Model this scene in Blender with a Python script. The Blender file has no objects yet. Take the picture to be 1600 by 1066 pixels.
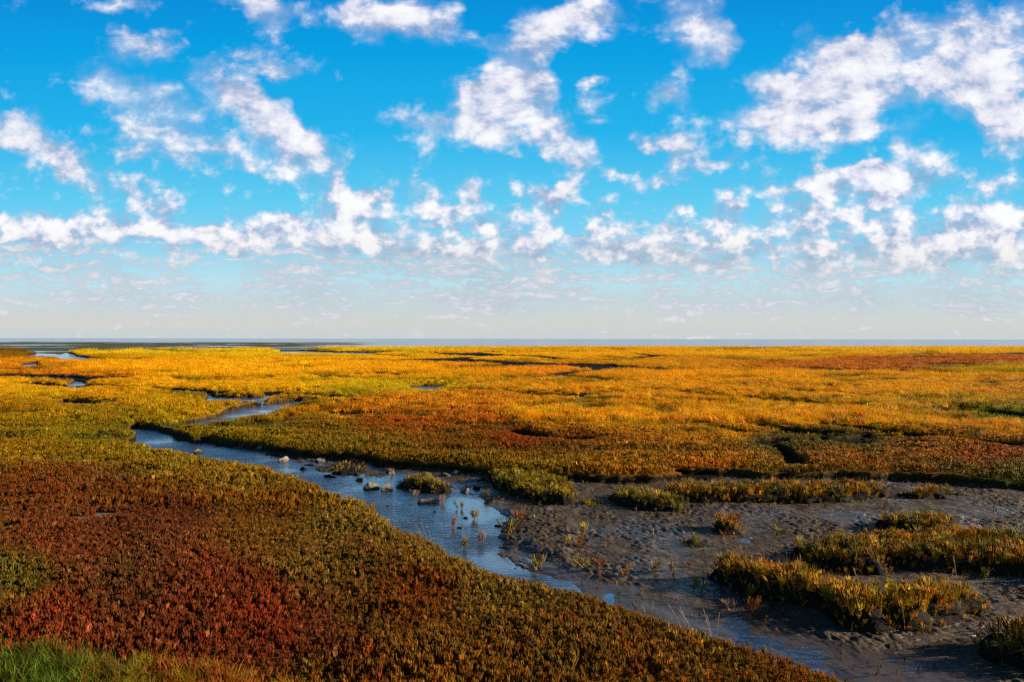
import bpy, math, random
import numpy as np

R = math.radians
sc = bpy.context.scene
col = sc.collection
random.seed(7)

# ------------------------------------------------------------------ camera
CAM_H = 4.0
F = 1066.7            # focal length in photo pixels (1600 wide), i.e. a 24 mm lens
HZ = 529.5            # row of the horizon at the middle of the photo
cam_d = bpy.data.cameras.new("camera")
cam_d.lens = 24.0
cam_d.sensor_width = 36.0
cam_d.clip_start = 0.1
cam_d.clip_end = 60000
cam = bpy.data.objects.new("camera", cam_d)
col.objects.link(cam)
cam.location = (0, 0, CAM_H)
cam.rotation_euler = (R(90) - math.atan((533 - HZ) / F), R(0.0), 0)
cam.rotation_mode = 'XYZ'
# a touch of roll, the horizon drops to the right by about two pixels
from mathutils import Matrix, Vector, Euler
cam.matrix_world = Matrix.Translation((0, 0, CAM_H)) @ Euler((R(90) - math.atan((533 - HZ) / F), 0, 0)).to_matrix().to_4x4() @ Matrix.Rotation(R(0.09), 4, 'Z')
sc.camera = cam

# ------------------------------------------------------------------ exposure
EXPO = 1.05
sc.view_settings.view_transform = 'Standard'
sc.view_settings.look = 'None'
sc.view_settings.exposure = EXPO
sc.view_settings.gamma = 1.0
sc.cycles.max_bounces = 6
sc.cycles.transparent_max_bounces = 4
sc.cycles.use_denoising = False

# ------------------------------------------------------------------ sun
SUN_EL, SUN_AZ = 17.0, 86.0        # azimuth clockwise from the view direction (+Y): from the right, a little ahead
sun_dir = Vector((math.cos(R(SUN_EL)) * math.sin(R(SUN_AZ)), math.cos(R(SUN_EL)) * math.cos(R(SUN_AZ)), math.sin(R(SUN_EL))))
ld = bpy.data.lights.new("sun", 'SUN')
ld.energy = 5.0
ld.angle = R(0.5)
ld.color = (1.0, 0.90, 0.74)
sun = bpy.data.objects.new("sun", ld)
col.objects.link(sun)
sun.rotation_euler = sun_dir.to_track_quat('Z', 'Y').to_euler()

# ------------------------------------------------------------------ sky: Nishita light plus high cloud
class NT:
    """small node helper"""
    def __init__(s, tree): s.t = tree
    def n(s, typ, ins=None, **kw):
        nd = s.t.nodes.new(typ)
        for k, v in kw.items(): setattr(nd, k, v)
        if ins:
            for k, v in ins.items():
                sock = nd.inputs[k]
                if isinstance(v, bpy.types.NodeSocket): s.t.links.new(v, sock)
                else: sock.default_value = v
        return nd
    def m(s, op, a, b=None, c=None, clamp=False):
        ins = {0: a}
        if b is not None: ins[1] = b
        if c is not None: ins[2] = c
        return s.n('ShaderNodeMath', ins, operation=op, use_clamp=clamp).outputs[0]
    def ramp(s, fac, stops, interp='LINEAR'):
        nd = s.n('ShaderNodeValToRGB', {0: fac})
        cr = nd.color_ramp; cr.interpolation = interp
        while len(cr.elements) > 1: cr.elements.remove(cr.elements[-1])
        for i, (p, c) in enumerate(stops):
            e = cr.elements[0] if i == 0 else cr.elements.new(p)
            e.position = p; e.color = (*c, 1) if len(c) == 3 else c
        return nd.outputs[0]
    def mixc(s, f, a, b, blend='MIX'):
        nd = s.n('ShaderNodeMix', data_type='RGBA', blend_type=blend)
        for k, v in ((0, f), (6, a), (7, b)):
            if isinstance(v, bpy.types.NodeSocket): s.t.links.new(v, nd.inputs[k])
            else: nd.inputs[k].default_value = v if k == 0 else ((*v, 1) if len(v) == 3 else v)
        return nd.outputs[2]

def lin(r, g, b):
    f = lambda c: (c / 255 / 12.92) if c / 255 <= 0.04045 else ((c / 255 + 0.055) / 1.055) ** 2.4
    return (f(r), f(g), f(b))

world = bpy.data.worlds.new("World")
sc.world = world
world.use_nodes = True
world.cycles.sampling_method = 'MANUAL'
world.cycles.sample_map_resolution = 512
wt = world.node_tree
wt.nodes.clear()

# cloud banks as the photo shows them: centre x, centre y, half width, half height, tilt (deg), strength
CLOUDS = [
 (470, 215, 62, 38, 35, 1.0), (410, 185, 75, 34, 35, .95), (350, 140, 70, 32, 35, .8), (420, 105, 95, 22, 12, .6),
 (250, 165, 130, 50, 25, .55), (160, 120, 90, 30, 15, .35), (215, 68, 62, 26, 5, .8), (210, 205, 60, 40, 30, .35),
 (185, 5, 60, 16, 0, .9), (400, 10, 80, 26, 15, .8), (420, 55, 70, 30, 45, .4), (545, 12, 90, 30, 0, .45),
 (585, 35, 55, 45, 25, .9), (690, 45, 90, 40, 25, .42), (640, 25, 70, 40, 20, .4),
 (60, 225, 75, 45, 30, .8), (100, 265, 75, 34, 25, .75), (15, 205, 50, 40, 0, .6), (130, 300, 55, 18, 35, .5),
 (215, 245, 30, 16, 0, .55), (235, 310, 55, 22, 12, .55), (335, 235, 140, 30, 8, .38), (460, 265, 90, 26, 10, .3),
 (25, 365, 62, 34, 0, 1.0), (120, 362, 60, 32, 0, .95), (190, 352, 42, 34, 0, .8), (270, 365, 80, 28, 0, .8),
 (425, 368, 80, 32, 0, .85), (340, 375, 90, 24, 0, .6), (550, 350, 75, 42, 0, .65), (520, 300, 60, 22, 25, .4),
 (560, 330, 60, 34, 20, .55), (500, 378, 90, 22, 0, .6), (665, 312, 32, 24, 0, .9), (590, 303, 28, 12, 0, .6),
 (700, 385, 50, 22, 0, .75), (620, 385, 60, 20, 0, .6), (745, 340, 50, 26, 0, .7), (780, 385, 50, 18, 0, .6),
 (700, 175, 100, 34, -12, .65), (625, 180, 60, 14, -8, .35), (790, 170, 62, 62, 0, .95), (820, 125, 44, 44, 0, .95),
 (845, 185, 40, 46, 0, .7), (760, 205, 50, 36, 0, .6), (740, 150, 50, 30, 20, .5), (670, 225, 26, 50, 0, .45), (880, 215, 40, 36, 30, .5), (900, 250, 55, 26, 15, .6),
 (860, 40, 75, 42, -20, .75), (935, 30, 60, 40, 0, .75), (800, 70, 60, 24, 0, .4), (1090, 35, 66, 62, 25, .95), (1120, 70, 36, 30, 0, .6),
 (1050, 140, 42, 38, -10, .9), (920, 132, 22, 10, 0, .75), (935, 165, 45, 26, 20, .3), (1020, 225, 40, 18, 10, .6), (1070, 240, 60, 34, 30, .65), (1090, 185, 30, 34, 0, .35),
 (1140, 245, 36, 18, -30, .5), (1060, 275, 40, 24, 0, .3), (845, 312, 34, 20, 10, .9), (830, 345, 45, 30, 0, .75), (930, 325, 42, 14, 5, .6), (1035, 330, 16, 14, 0, .7), (1068, 332, 18, 14, 0, .7),
 (900, 380, 40, 20, 0, .85), (960, 390, 50, 24, 0, .8), (820, 385, 40, 18, 0, .75), (1060, 370, 60, 30, 0, .75), (1010, 400, 60, 20, 0, .55),
 (1270, 150, 110, 78, -8, 1.0), (1360, 110, 75, 50, -15, .85), (1345, 175, 80, 40, 0, .7), (1215, 130, 62, 22, 8, .75), (1250, 205, 60, 36, 20, .75), (1330, 75, 60, 26, -10, .75),
 (1160, 195, 50, 30, 10, .6), (1400, 50, 90, 34, -20, .5), (1500, 35, 110, 40, -10, .6), (1580, 60, 60, 60, 0, .6), (1260, 55, 34, 26, 20, .3),
 (1520, 105, 85, 52, 15, 1.0), (1545, 160, 95, 48, 20, 1.0), (1590, 205, 60, 48, 20, 1.0), (1450, 140, 50, 50, 30, .6), (1440, 245, 52, 32, 15, .9), (1405, 282, 40, 22, 0, .85), (1490, 285, 60, 20, 0, .55), (1420, 215, 40, 20, -30, .4),
 (1228, 292, 45, 13, 0, .8), (1310, 280, 40, 24, 25, .7), (1575, 285, 50, 24, 0, .7), (1280, 270, 24, 12, 20, .6),
 (1145, 325, 36, 32, 0, .9), (1245, 332, 46, 26, 10, .9), (1370, 330, 68, 36, 0, .95), (1540, 340, 80, 30, 5, .9), (1590, 360, 50, 40, 0, .9), (1300, 335, 40, 20, 0, .5),
 (1150, 375, 60, 26, 0, .85), (1255, 375, 46, 24, 0, .85), (1360, 385, 70, 24, 0, .85), (1470, 375, 90, 32, 0, .95), (1570, 400, 60, 24, 0, .8),
 (200, 365, 330, 36, 0, .14), (560, 355, 260, 50, 0, .12), (850, 365, 220, 46, 0, .12), (1180, 365, 260, 56, 0, .14), (1480, 350, 260, 66, 0, .14), (300, 230, 300, 90, 15, .16),
 (1200, 405, 120, 16, 0, .6), (1400, 415, 180, 18, 0, .7), (1080, 408, 80, 14, 0, .6), (880, 408, 120, 14, 0, .5), (640, 400, 160, 12, 0, .5),
]
_r = random.Random(3)
CLOUDS = [(a, b, c, d, e, f * (.80 if 300 < b < 400 else 1)) for a, b, c, d, e, f in CLOUDS]
for _k in range(60):      # many small puffs between the banks
    _y = _r.uniform(270, 400); _s = 0.45 + (400 - _y) / 200
    CLOUDS.append((_r.uniform(0, 1600), _y, 34 * _s * _r.uniform(.7, 1.3), 17 * _s * _r.uniform(.8, 1.2), 0, _r.uniform(.35, .6)))

# node group: direction (x/y, z/y) plus bank cover -> cloud depth
g = bpy.data.node_groups.new("cloud_depth", 'ShaderNodeTree')
g.interface.new_socket("xz", in_out='INPUT', socket_type='NodeSocketVector')
g.interface.new_socket("cover", in_out='INPUT', socket_type='NodeSocketFloat')
g.interface.new_socket("depth", in_out='OUTPUT', socket_type='NodeSocketFloat')
G = NT(g)
gi = G.n('NodeGroupInput'); go = G.n('NodeGroupOutput')
sp = G.n('ShaderNodeSeparateXYZ', {0: gi.outputs[0]})
def gmap(sx, sy, off, rot=0.0):
    return G.n('ShaderNodeMapping', {0: gi.outputs[0], 1: (off, off * 1.7, 0), 2: (0, 0, R(rot)), 3: (sx, sy, 1)}).outputs[0]
def gnoise(vec, det, dist, rough):
    return G.n('ShaderNodeTexNoise', {'Vector': vec, 'Scale': 1.0, 'Detail': det, 'Roughness': rough, 'Distortion': dist}, noise_dimensions='2D').outputs[0]
def billow(vec, sc_):      # rounded heads, like cauliflower
    return G.n('ShaderNodeTexVoronoi', {'Vector': vec, 'Scale': sc_, 'Detail': 2.0, 'Roughness': 0.55, 'Lacunarity': 2.3, 'Smoothness': 0.45}, voronoi_dimensions='2D', feature='SMOOTH_F1', normalize=True).outputs[0]
v_hi, v_lo = gmap(9.0, 10.5, 3.1, -25), gmap(21.0, 27.0, 9.7)
n_hi = gnoise(v_hi, 9.0, 0.15, 0.59)
n_lo = gnoise(v_lo, 6.0, 0.1, 0.54)
jit = G.n('ShaderNodeVectorMath', {0: G.n('ShaderNodeCombineXYZ', {0: n_hi, 1: n_lo}).outputs[0], 1: (0.45, 0.45, 0), 2: v_lo}, operation='MULTIPLY_ADD').outputs[0]
b_lo = billow(jit, 1.35)
n_w = gnoise(gmap(10.0, 26.0, 5.3, 33), 6.0, 0.4, 0.6)
n_hi = G.m('MULTIPLY_ADD', G.m('SUBTRACT', n_w, n_hi), 0.42, n_hi)
hi = G.n('ShaderNodeMapRange', {0: sp.outputs[1], 1: 0.15, 2: 0.34}).outputs[0]
nn = G.m('MULTIPLY_ADD', G.m('SUBTRACT', n_hi, n_lo), hi, n_lo)
bw = G.m('MULTIPLY_ADD', hi, -0.95, 1.6)
d = G.m('MULTIPLY_ADD', G.m('SUBTRACT', nn, 0.5), G.m('MULTIPLY_ADD', hi, 0.75, 1.75), gi.outputs[1])
d = G.m('MULTIPLY_ADD', G.m('SUBTRACT', 0.36, b_lo), G.m('MULTIPLY', bw, 1.0), d)
g.links.new(G.m('SUBTRACT', d, G.m('MULTIPLY_ADD', hi, 0.08, 0.37)), go.inputs[0])

W = NT(wt)
tc = W.n('ShaderNodeTexCoord').outputs['Generated']
ws = W.n('ShaderNodeSeparateXYZ', {0: tc})
x, y, z = ws.outputs
ay = W.m('MAXIMUM', W.m('ABSOLUTE', y), 0.15)
u = W.m('DIVIDE', x, ay)
v = W.m('DIVIDE', z, ay)
p0 = W.n('ShaderNodeCombineXYZ', {0: u, 1: v, 2: 0.0}).outputs[0]
p1 = W.n('ShaderNodeVectorMath', {0: p0, 1: (0.016, 0.024, 0)}, operation='ADD').outputs[0]
# soft warp of the banks so that their outlines are not ellipses
wv = W.n('ShaderNodeTexNoise', {'Vector': p0, 'Scale': 13.0, 'Detail': 3.0, 'Roughness': 0.6}, noise_dimensions='2D').outputs[1]
wv = W.n('ShaderNodeVectorMath', {0: wv, 1: (0.5, 0.5, 0.5)}, operation='SUBTRACT').outputs[0]
wx = W.n('ShaderNodeVectorMath', {0: wv, 1: (0.075, 0.075, 0.0), 2: p0}, operation='MULTIPLY_ADD').outputs[0]
acc = None
for (cx, cy, rx, ry, rot, w) in CLOUDS:
    mp = W.n('ShaderNodeMapping', {'Vector': wx, 'Location': ((cx - 800) / F, (HZ - cy) / F, 0),
             'Rotation': (0, 0, R(-rot)), 'Scale': (rx * 1.40 / F, ry * 1.40 / F, 1)}, vector_type='TEXTURE')
    gr = W.n('ShaderNodeTexGradient', {0: mp.outputs[0]}, gradient_type='SPHERICAL').outputs[1]
    acc = W.m('MULTIPLY_ADD', gr, w, acc if acc is not None else 0.0)
cover = W.m('MINIMUM', acc, 1.1)
g0 = W.n('ShaderNodeGroup', node_tree=g); wt.links.new(p0, g0.inputs[0]); wt.links.new(cover, g0.inputs[1])
g1 = W.n('ShaderNodeGroup', node_tree=g); wt.links.new(p1, g1.inputs[0]); wt.links.new(cover, g1.inputs[1])
d0, d1 = g0.outputs[0], g1.outputs[0]
alpha = W.n('ShaderNodeMapRange', {0: d0, 1: -0.18, 2: 0.60}, interpolation_type='SMOOTHSTEP').outputs[0]
veil = W.n('ShaderNodeMapRange', {0: W.m('MULTIPLY_ADD', d0, 0.45, cover), 1: 0.12, 2: 1.0, 4: 0.62}, interpolation_type='SMOOTHSTEP').outputs[0]
alpha = W.m('MAXIMUM', alpha, veil)
thick = W.n('ShaderNodeMapRange', {0: d0, 1: 0.15, 2: 1.0}, interpolation_type='SMOOTHSTEP').outputs[0]
cthick = W.n('ShaderNodeMapRange', {0: cover, 1: 0.15, 2: 0.9}, interpolation_type='SMOOTHSTEP').outputs[0]
slope = W.m('MULTIPLY_ADD', W.m('SUBTRACT', d0, d1), 0.85, W.m('MULTIPLY_ADD', thick, 0.25, W.m('MULTIPLY_ADD', cthick, 0.14, 0.33)), clamp=True)
# the low sheets of altocumulus, in long flat rows above the horizon haze
lw_ = W.n('ShaderNodeTexNoise', {'Vector': p0, 'Scale': 7.0, 'Detail': 3.0}, noise_dimensions='2D').outputs[0]
lq = W.n('ShaderNodeCombineXYZ', {0: u, 1: W.m('MULTIPLY_ADD', lw_, 0.035, v), 2: 0.0}).outputs[0]
l_1 = W.n('ShaderNodeTexNoise', {'Vector': W.n('ShaderNodeMapping', {0: lq, 2: (0, 0, R(-2)), 3: (9.0, 70.0, 1)}).outputs[0], 'Scale': 1.0, 'Detail': 6.0, 'Roughness': 0.62}, noise_dimensions='2D').outputs[0]
l_2 = W.n('ShaderNodeTexNoise', {'Vector': W.n('ShaderNodeMapping', {0: lq, 2: (0, 0, R(4)), 3: (58.0, 120.0, 1)}).outputs[0], 'Scale': 1.0, 'Detail': 4.0, 'Roughness': 0.6}, noise_dimensions='2D').outputs[0]
l_a = W.m('MULTIPLY_ADD', W.m('SUBTRACT', l_2, l_1), 0.42, l_1)
l_b = W.n('ShaderNodeTexNoise', {'Vector': p0, 'Scale': 5.0, 'Detail': 3.0}, noise_dimensions='2D').outputs[0]
l_cov = W.ramp(v, [(0.020, (0, 0, 0)), (0.035, (.35, .35, .35)), (0.06, (.55, .55, .55)), (0.105, (.62, .62, .62)), (0.135, (.42, .42, .42)), (0.17, (.10, .10, .10)), (0.20, (0, 0, 0))])
l_al = W.n('ShaderNodeMapRange', {0: W.m('ADD', W.m('MULTIPLY_ADD', W.m('SUBTRACT', l_b, 0.5), 1.0, l_cov), W.m('MULTIPLY', W.m('SUBTRACT', l_a, 0.5), 3.6)), 1: 0.25, 2: 0.85, 4: 0.9}, interpolation_type='SMOOTHSTEP').outputs[0]
l_al = W.m('MULTIPLY', l_al, W.n('ShaderNodeMapRange', {0: v, 1: 0.22, 2: 0.15}).outputs[0])
sky_ramp = W.ramp(v, [(0.0, lin(200, 209, 212)), (0.022, lin(209, 211, 207)), (0.055, lin(198, 214, 220)), (0.085, lin(186, 226, 238)),
                      (0.14, lin(136, 212, 243)), (0.20, lin(96, 204, 242)), (0.30, lin(34, 180, 236)), (0.42, lin(0, 160, 228)), (0.50, lin(0, 142, 218)), (0.8, lin(0, 84, 150)), (1.0, lin(10, 62, 112))])
nish = W.n('ShaderNodeTexSky', sky_type='NISHITA', sun_disc=False, sun_elevation=R(SUN_EL), sun_rotation=R(SUN_AZ),
           altitude=0, air_density=1.0, dust_density=0.6, ozone_density=2.0).outputs[0]
base = W.n('ShaderNodeVectorMath', {0: sky_ramp, 3: 10.0 / 2 ** EXPO}, operation='SCALE').outputs[0]
base = W.mixc(0.015, base, nish)
l_col = W.ramp(l_a, [(0.35, lin(190, 212, 226)), (0.45, lin(176, 192, 208)), (0.54, lin(200, 207, 218)), (0.66, lin(228, 228, 234))])
l_col = W.n('ShaderNodeVectorMath', {0: l_col, 3: 10.0 / 2 ** EXPO}, operation='SCALE').outputs[0]
base = W.mixc(l_al, base, l_col)
cl_col = W.ramp(slope, [(0.0, lin(150, 170, 204)), (0.30, lin(180, 192, 220)), (0.55, lin(222, 224, 240)), (0.80, lin(248, 246, 252)), (1.0, lin(255, 255, 255))])
cl_low = W.ramp(slope, [(0.0, lin(160, 180, 196)), (0.45, lin(192, 202, 214)), (0.8, lin(226, 224, 228)), (1.0, lin(240, 236, 236))])
cl_col = W.mixc(W.n('ShaderNodeMapRange', {0: v, 1: 0.09, 2: 0.17}).outputs[0], cl_low, cl_col)
cl10 = W.n('ShaderNodeVectorMath', {0: cl_col, 3: 10.0 / 2 ** EXPO}, operation='SCALE').outputs[0]
lowf = W.n('ShaderNodeMapRange', {0: v, 1: 0.02, 2: 0.13, 3: 0.25, 4: 0.96}).outputs[0]
skyc = W.mixc(W.m('MULTIPLY', alpha, lowf), base, cl10)
up = W.m('GREATER_THAN', z, -0.02)
skyc = W.mixc(up, (0.5, 0.6, 0.7, 1), skyc)
bg = W.n('ShaderNodeBackground', {0: skyc, 1: 0.10})
wo = W.n('ShaderNodeOutputWorld', {0: bg.outputs[0]})

# ================================================================== helpers
rng = np.random.default_rng(11)

def gp(px, py, z=0.0):
    """ground point (x, y) at height z that stands at photo pixel (px, py)"""
    t = (CAM_H - z) * F / (py - HZ)
    return ((px - 800) / F * t, t)

def gpoly(pts, z=0.0):
    return np.array([gp(a, b, z) for a, b in pts])

_perm = np.random.default_rng(5).permutation(512)
_perm = np.concatenate([_perm, _perm, _perm])
_ang = np.random.default_rng(6).random(512) * 2 * np.pi
_gx, _gy = np.cos(_ang), np.sin(_ang)
def perlin(x, y):
    x = np.asarray(x, float); y = np.asarray(y, float)
    xi = np.floor(x).astype(np.int64); yi = np.floor(y).astype(np.int64)
    xf = x - xi; yf = y - yi
    uu = xf * xf * xf * (xf * (xf * 6 - 15) + 10); vv = yf * yf * yf * (yf * (yf * 6 - 15) + 10)
    def gr(ix, iy, fx, fy):
        h = _perm[(_perm[ix & 511] + iy) & 511]
        return _gx[h] * fx + _gy[h] * fy
    a = gr(xi, yi, xf, yf); b = gr(xi + 1, yi, xf - 1, yf)
    c = gr(xi, yi + 1, xf, yf - 1); d_ = gr(xi + 1, yi + 1, xf - 1, yf - 1)
    return (a + uu * (b - a)) + vv * ((c + uu * (d_ - c)) - (a + uu * (b - a)))
def fbm(x, y, octs=4, gain=0.5):
    s, a, f = 0, 1.0, 1.0
    for k in range(octs):
        s = s + a * perlin(x * f + 17.3 * k, y * f - 9.1 * k); a *= gain; f *= 2.03
    return s * 1.4
def sstep(a, b, x):
    t = np.clip((x - a) / (b - a), 0, 1); return t * t * (3 - 2 * t)

def sdist(x, y, poly):
    """signed distance to a closed polygon, positive inside"""
    x = x.ravel(); y = y.ravel()
    d2 = np.full(x.shape, 1e18); ins = np.zeros(x.shape, bool)
    n = len(poly)
    for i in range(n):
        ax, ay_ = poly[i]; bx, by = poly[(i + 1) % n]
        ex, ey = bx - ax, by - ay_
        t = np.clip(((x - ax) * ex + (y - ay_) * ey) / (ex * ex + ey * ey + 1e-12), 0, 1)
        d2 = np.minimum(d2, (x - ax - t * ex) ** 2 + (y - ay_ - t * ey) ** 2)
        c = ((ay_ > y) != (by > y))
        with np.errstate(divide='ignore', invalid='ignore'):
            c &= x < (bx - ax) * (y - ay_) / (by - ay_ + 1e-15) + ax
        ins ^= c
    return np.where(ins, 1, -1) * np.sqrt(d2)
def ldist(x, y, pts, w):
    """half width minus distance to an open line; w per vertex"""
    x = x.ravel(); y = y.ravel(); best = np.full(x.shape, -1e9)
    for i in range(len(pts) - 1):
        ax, ay_ = pts[i]; bx, by = pts[i + 1]; ex, ey = bx - ax, by - ay_
        t = np.clip(((x - ax) * ex + (y - ay_) * ey) / (ex * ex + ey * ey + 1e-12), 0, 1)
        dd = np.hypot(x - ax - t * ex, y - ay_ - t * ey)
        best = np.maximum(best, w[i] + (w[i + 1] - w[i]) * t - dd)
    return best

def mesh_obj(name, V, Fc, mats, parent=None, attrs=None, smooth=True, link=True, mat_idx=None):
    """one mesh object from numpy arrays; Fc is an (n,3) or (n,4) index array"""
    V = np.asarray(V, np.float32); Fc = np.asarray(Fc, np.int32)
    me = bpy.data.meshes.new(name)
    me.vertices.add(len(V)); me.vertices.foreach_set('co', V.ravel())
    k = Fc.shape[1]
    me.loops.add(Fc.size); me.loops.foreach_set('vertex_index', Fc.ravel())
    me.polygons.add(len(Fc)); me.polygons.foreach_set('loop_start', np.arange(0, Fc.size, k, dtype=np.int32))
    if smooth: me.polygons.foreach_set('use_smooth', np.ones(len(Fc), bool))
    for m_ in (mats if isinstance(mats, (list, tuple)) else [mats]): me.materials.append(m_)
    if mat_idx is not None: me.polygons.foreach_set('material_index', np.asarray(mat_idx, np.int32))
    me.update(calc_edges=True)
    for an, av in (attrs or {}).items():
        av = np.asarray(av, np.float32)
        if av.ndim == 1:
            at = me.attributes.new(an, 'FLOAT', 'POINT'); at.data.foreach_set('value', av)
        else:
            at = me.attributes.new(an, 'FLOAT_VECTOR', 'POINT'); at.data.foreach_set('vector', av.ravel())
    o = bpy.data.objects.new(name, me)
    if link: col.objects.link(o)
    if parent is not None: o.parent = parent
    return o

def tag(o, label=None, cat=None, group=None, kind=None):
    if label: o['label'] = label
    if cat: o['category'] = cat
    if group: o['group'] = group
    if kind: o['kind'] = kind
    return o
def empty(name, loc, label, cat, group=None):
    o = bpy.data.objects.new(name, None); col.objects.link(o); o.location = loc
    o.empty_display_size = 0.1
    return tag(o, label, cat, group)

def grid_faces(nr, nc):
    i = np.arange(nr - 1)[:, None] * nc + np.arange(nc - 1)[None, :]
    i = i.ravel()
    return np.stack([i, i + 1, i + nc + 1, i + nc], 1)

# ================================================================== materials
def new_mat(name):
    m_ = bpy.data.materials.new(name); m_.use_nodes = True
    m_.node_tree.nodes.clear()
    return m_, NT(m_.node_tree)

def plant_mat(name, atype, trans=0.30, rough=0.55):
    m_, N = new_mat(name)
    at = N.n('ShaderNodeAttribute', attribute_name='col', attribute_type=atype).outputs['Color']
    geo = N.n('ShaderNodeNewGeometry')
    nz = N.n('ShaderNodeTexNoise', {'Vector': geo.outputs['Position'], 'Scale': 23.0, 'Detail': 2.0}).outputs[0]
    c = N.n('ShaderNodeHueSaturation', {0: N.m('MULTIPLY_ADD', nz, 0.04, 0.48), 1: 1.05, 2: N.m('MULTIPLY_ADD', nz, 0.7, 0.65), 4: at}).outputs[0]
    p = N.n('ShaderNodeBsdfPrincipled', {'Base Color': c, 'Roughness': rough, 'Specular IOR Level': 0.08})
    t = N.n('ShaderNodeBsdfTranslucent', {0: c})
    mx = N.n('ShaderNodeMixShader', {0: trans, 1: p.outputs[0], 2: t.outputs[0]})
    N.n('ShaderNodeOutputMaterial', {0: mx.outputs[0]})
    return m_
M_inst = plant_mat("plant_scattered", 'INSTANCER')
M_leaf = plant_mat("plant_leaf", 'GEOMETRY')

def ground_mat():
    m_, N = new_mat("marsh_ground")
    P = N.n('ShaderNodeNewGeometry').outputs['Position']
    veg = N.n('ShaderNodeAttribute', attribute_name='veg').outputs['Fac']
    gc = N.n('ShaderNodeAttribute', attribute_name='gcol').outputs['Vector']
    bare = N.n('ShaderNodeAttribute', attribute_name='bare').outputs['Fac']
    bank = N.n('ShaderNodeAttribute', attribute_name='bank').outputs['Fac']
    silt = N.n('ShaderNodeAttribute', attribute_name='silt').outputs['Fac']
    n1 = N.n('ShaderNodeTexNoise', {'Vector': P, 'Scale': 3.0, 'Detail': 8.0, 'Roughness': 0.7}).outputs[0]
    n2 = N.n('ShaderNodeTexNoise', {'Vector': P, 'Scale': 0.55, 'Detail': 5.0, 'Roughness': 0.6}).outputs[0]
    # clods and ripples of drained mud, running slantwise
    mp = N.n('ShaderNodeMapping', {0: P, 2: (0, 0, R(66)), 3: (6.0, 15.0, 6.0)}).outputs[0]
    clod = N.n('ShaderNodeTexNoise', {'Vector': mp, 'Scale': 1.0, 'Detail': 4.0, 'Roughness': 0.62, 'Distortion': 0.6}).outputs[0]
    vor = N.n('ShaderNodeTexVoronoi', {'Vector': mp, 'Scale': 0.8, 'Randomness': 1.0}, feature='SMOOTH_F1').outputs[0]
    mud_c = N.ramp(n1, [(0.25, (0.020, 0.011, 0.005)), (0.5, (0.068, 0.043, 0.023)), (0.75, (0.15, 0.098, 0.052))])
    mud_c = N.mixc(bare, mud_c, (0.20, 0.165, 0.135))
    soil = N.mixc(N.m('MULTIPLY', n1, 1.0), (0.035, 0.024, 0.013), gc)
    mud_c = N.mixc(silt, mud_c, (0.060, 0.042, 0.032))
    c = N.mixc(veg, mud_c, soil)
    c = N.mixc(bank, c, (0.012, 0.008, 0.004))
    wet = N.ramp(N.m('ADD', n2, N.m('MULTIPLY', N.m('SUBTRACT', n1, 0.5), 0.5)), [(0.30, (0.22,) * 3), (0.42, (0.5,) * 3), (0.62, (0.7,) * 3)])
    rough = N.m('MAXIMUM', wet, N.m('MULTIPLY', veg, 0.9))
    rough = N.m('MAXIMUM', rough, N.m('MULTIPLY', bare, 0.7))
    rough = N.m('MAXIMUM', rough, N.m('MULTIPLY', bank, 0.85))
    rough = N.m('MULTIPLY_ADD', N.m('SUBTRACT', 0.24, rough), silt, rough)
    h = N.m('ADD', N.m('MULTIPLY', clod, 0.9), N.m('MULTIPLY', vor, -0.35))
    h = N.m('ADD', h, N.m('MULTIPLY', n1, 0.35))
    bp = N.n('ShaderNodeBump', {'Strength': N.m('MULTIPLY_ADD', silt, -0.72, 0.9), 'Distance': 0.075, 'Height': h}).outputs[0]
    p = N.n('ShaderNodeBsdfPrincipled', {'Base Color': c, 'Roughness': rough, 'Normal': bp, 'Specular IOR Level': N.m('MAXIMUM', 0.03, N.m('SUBTRACT', N.ramp(n2, [(0.42, (.6,) * 3), (0.50, (.14,) * 3)]), N.m('MAXIMUM', veg, bank)))})
    N.n('ShaderNodeOutputMaterial', {0: p.outputs[0]})
    return m_
M_ground = ground_mat()

def bank_mat():
    m_, N = new_mat("dark_bank_mud")
    P = N.n('ShaderNodeNewGeometry').outputs['Position']
    n1 = N.n('ShaderNodeTexNoise', {'Vector': P, 'Scale': 9.0, 'Detail': 8.0, 'Roughness': 0.7}).outputs[0]
    c = N.ramp(n1, [(0.3, (0.008, 0.005, 0.003)), (0.7, (0.026, 0.018, 0.010))])
    bp = N.n('ShaderNodeBump', {'Strength': 0.8, 'Distance': 0.05, 'Height': n1}).outputs[0]
    p = N.n('ShaderNodeBsdfPrincipled', {'Base Color': c, 'Roughness': 0.85, 'Specular IOR Level': 0.08, 'Normal': bp})
    N.n('ShaderNodeOutputMaterial', {0: p.outputs[0]})
    return m_
M_bank = bank_mat()

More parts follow.
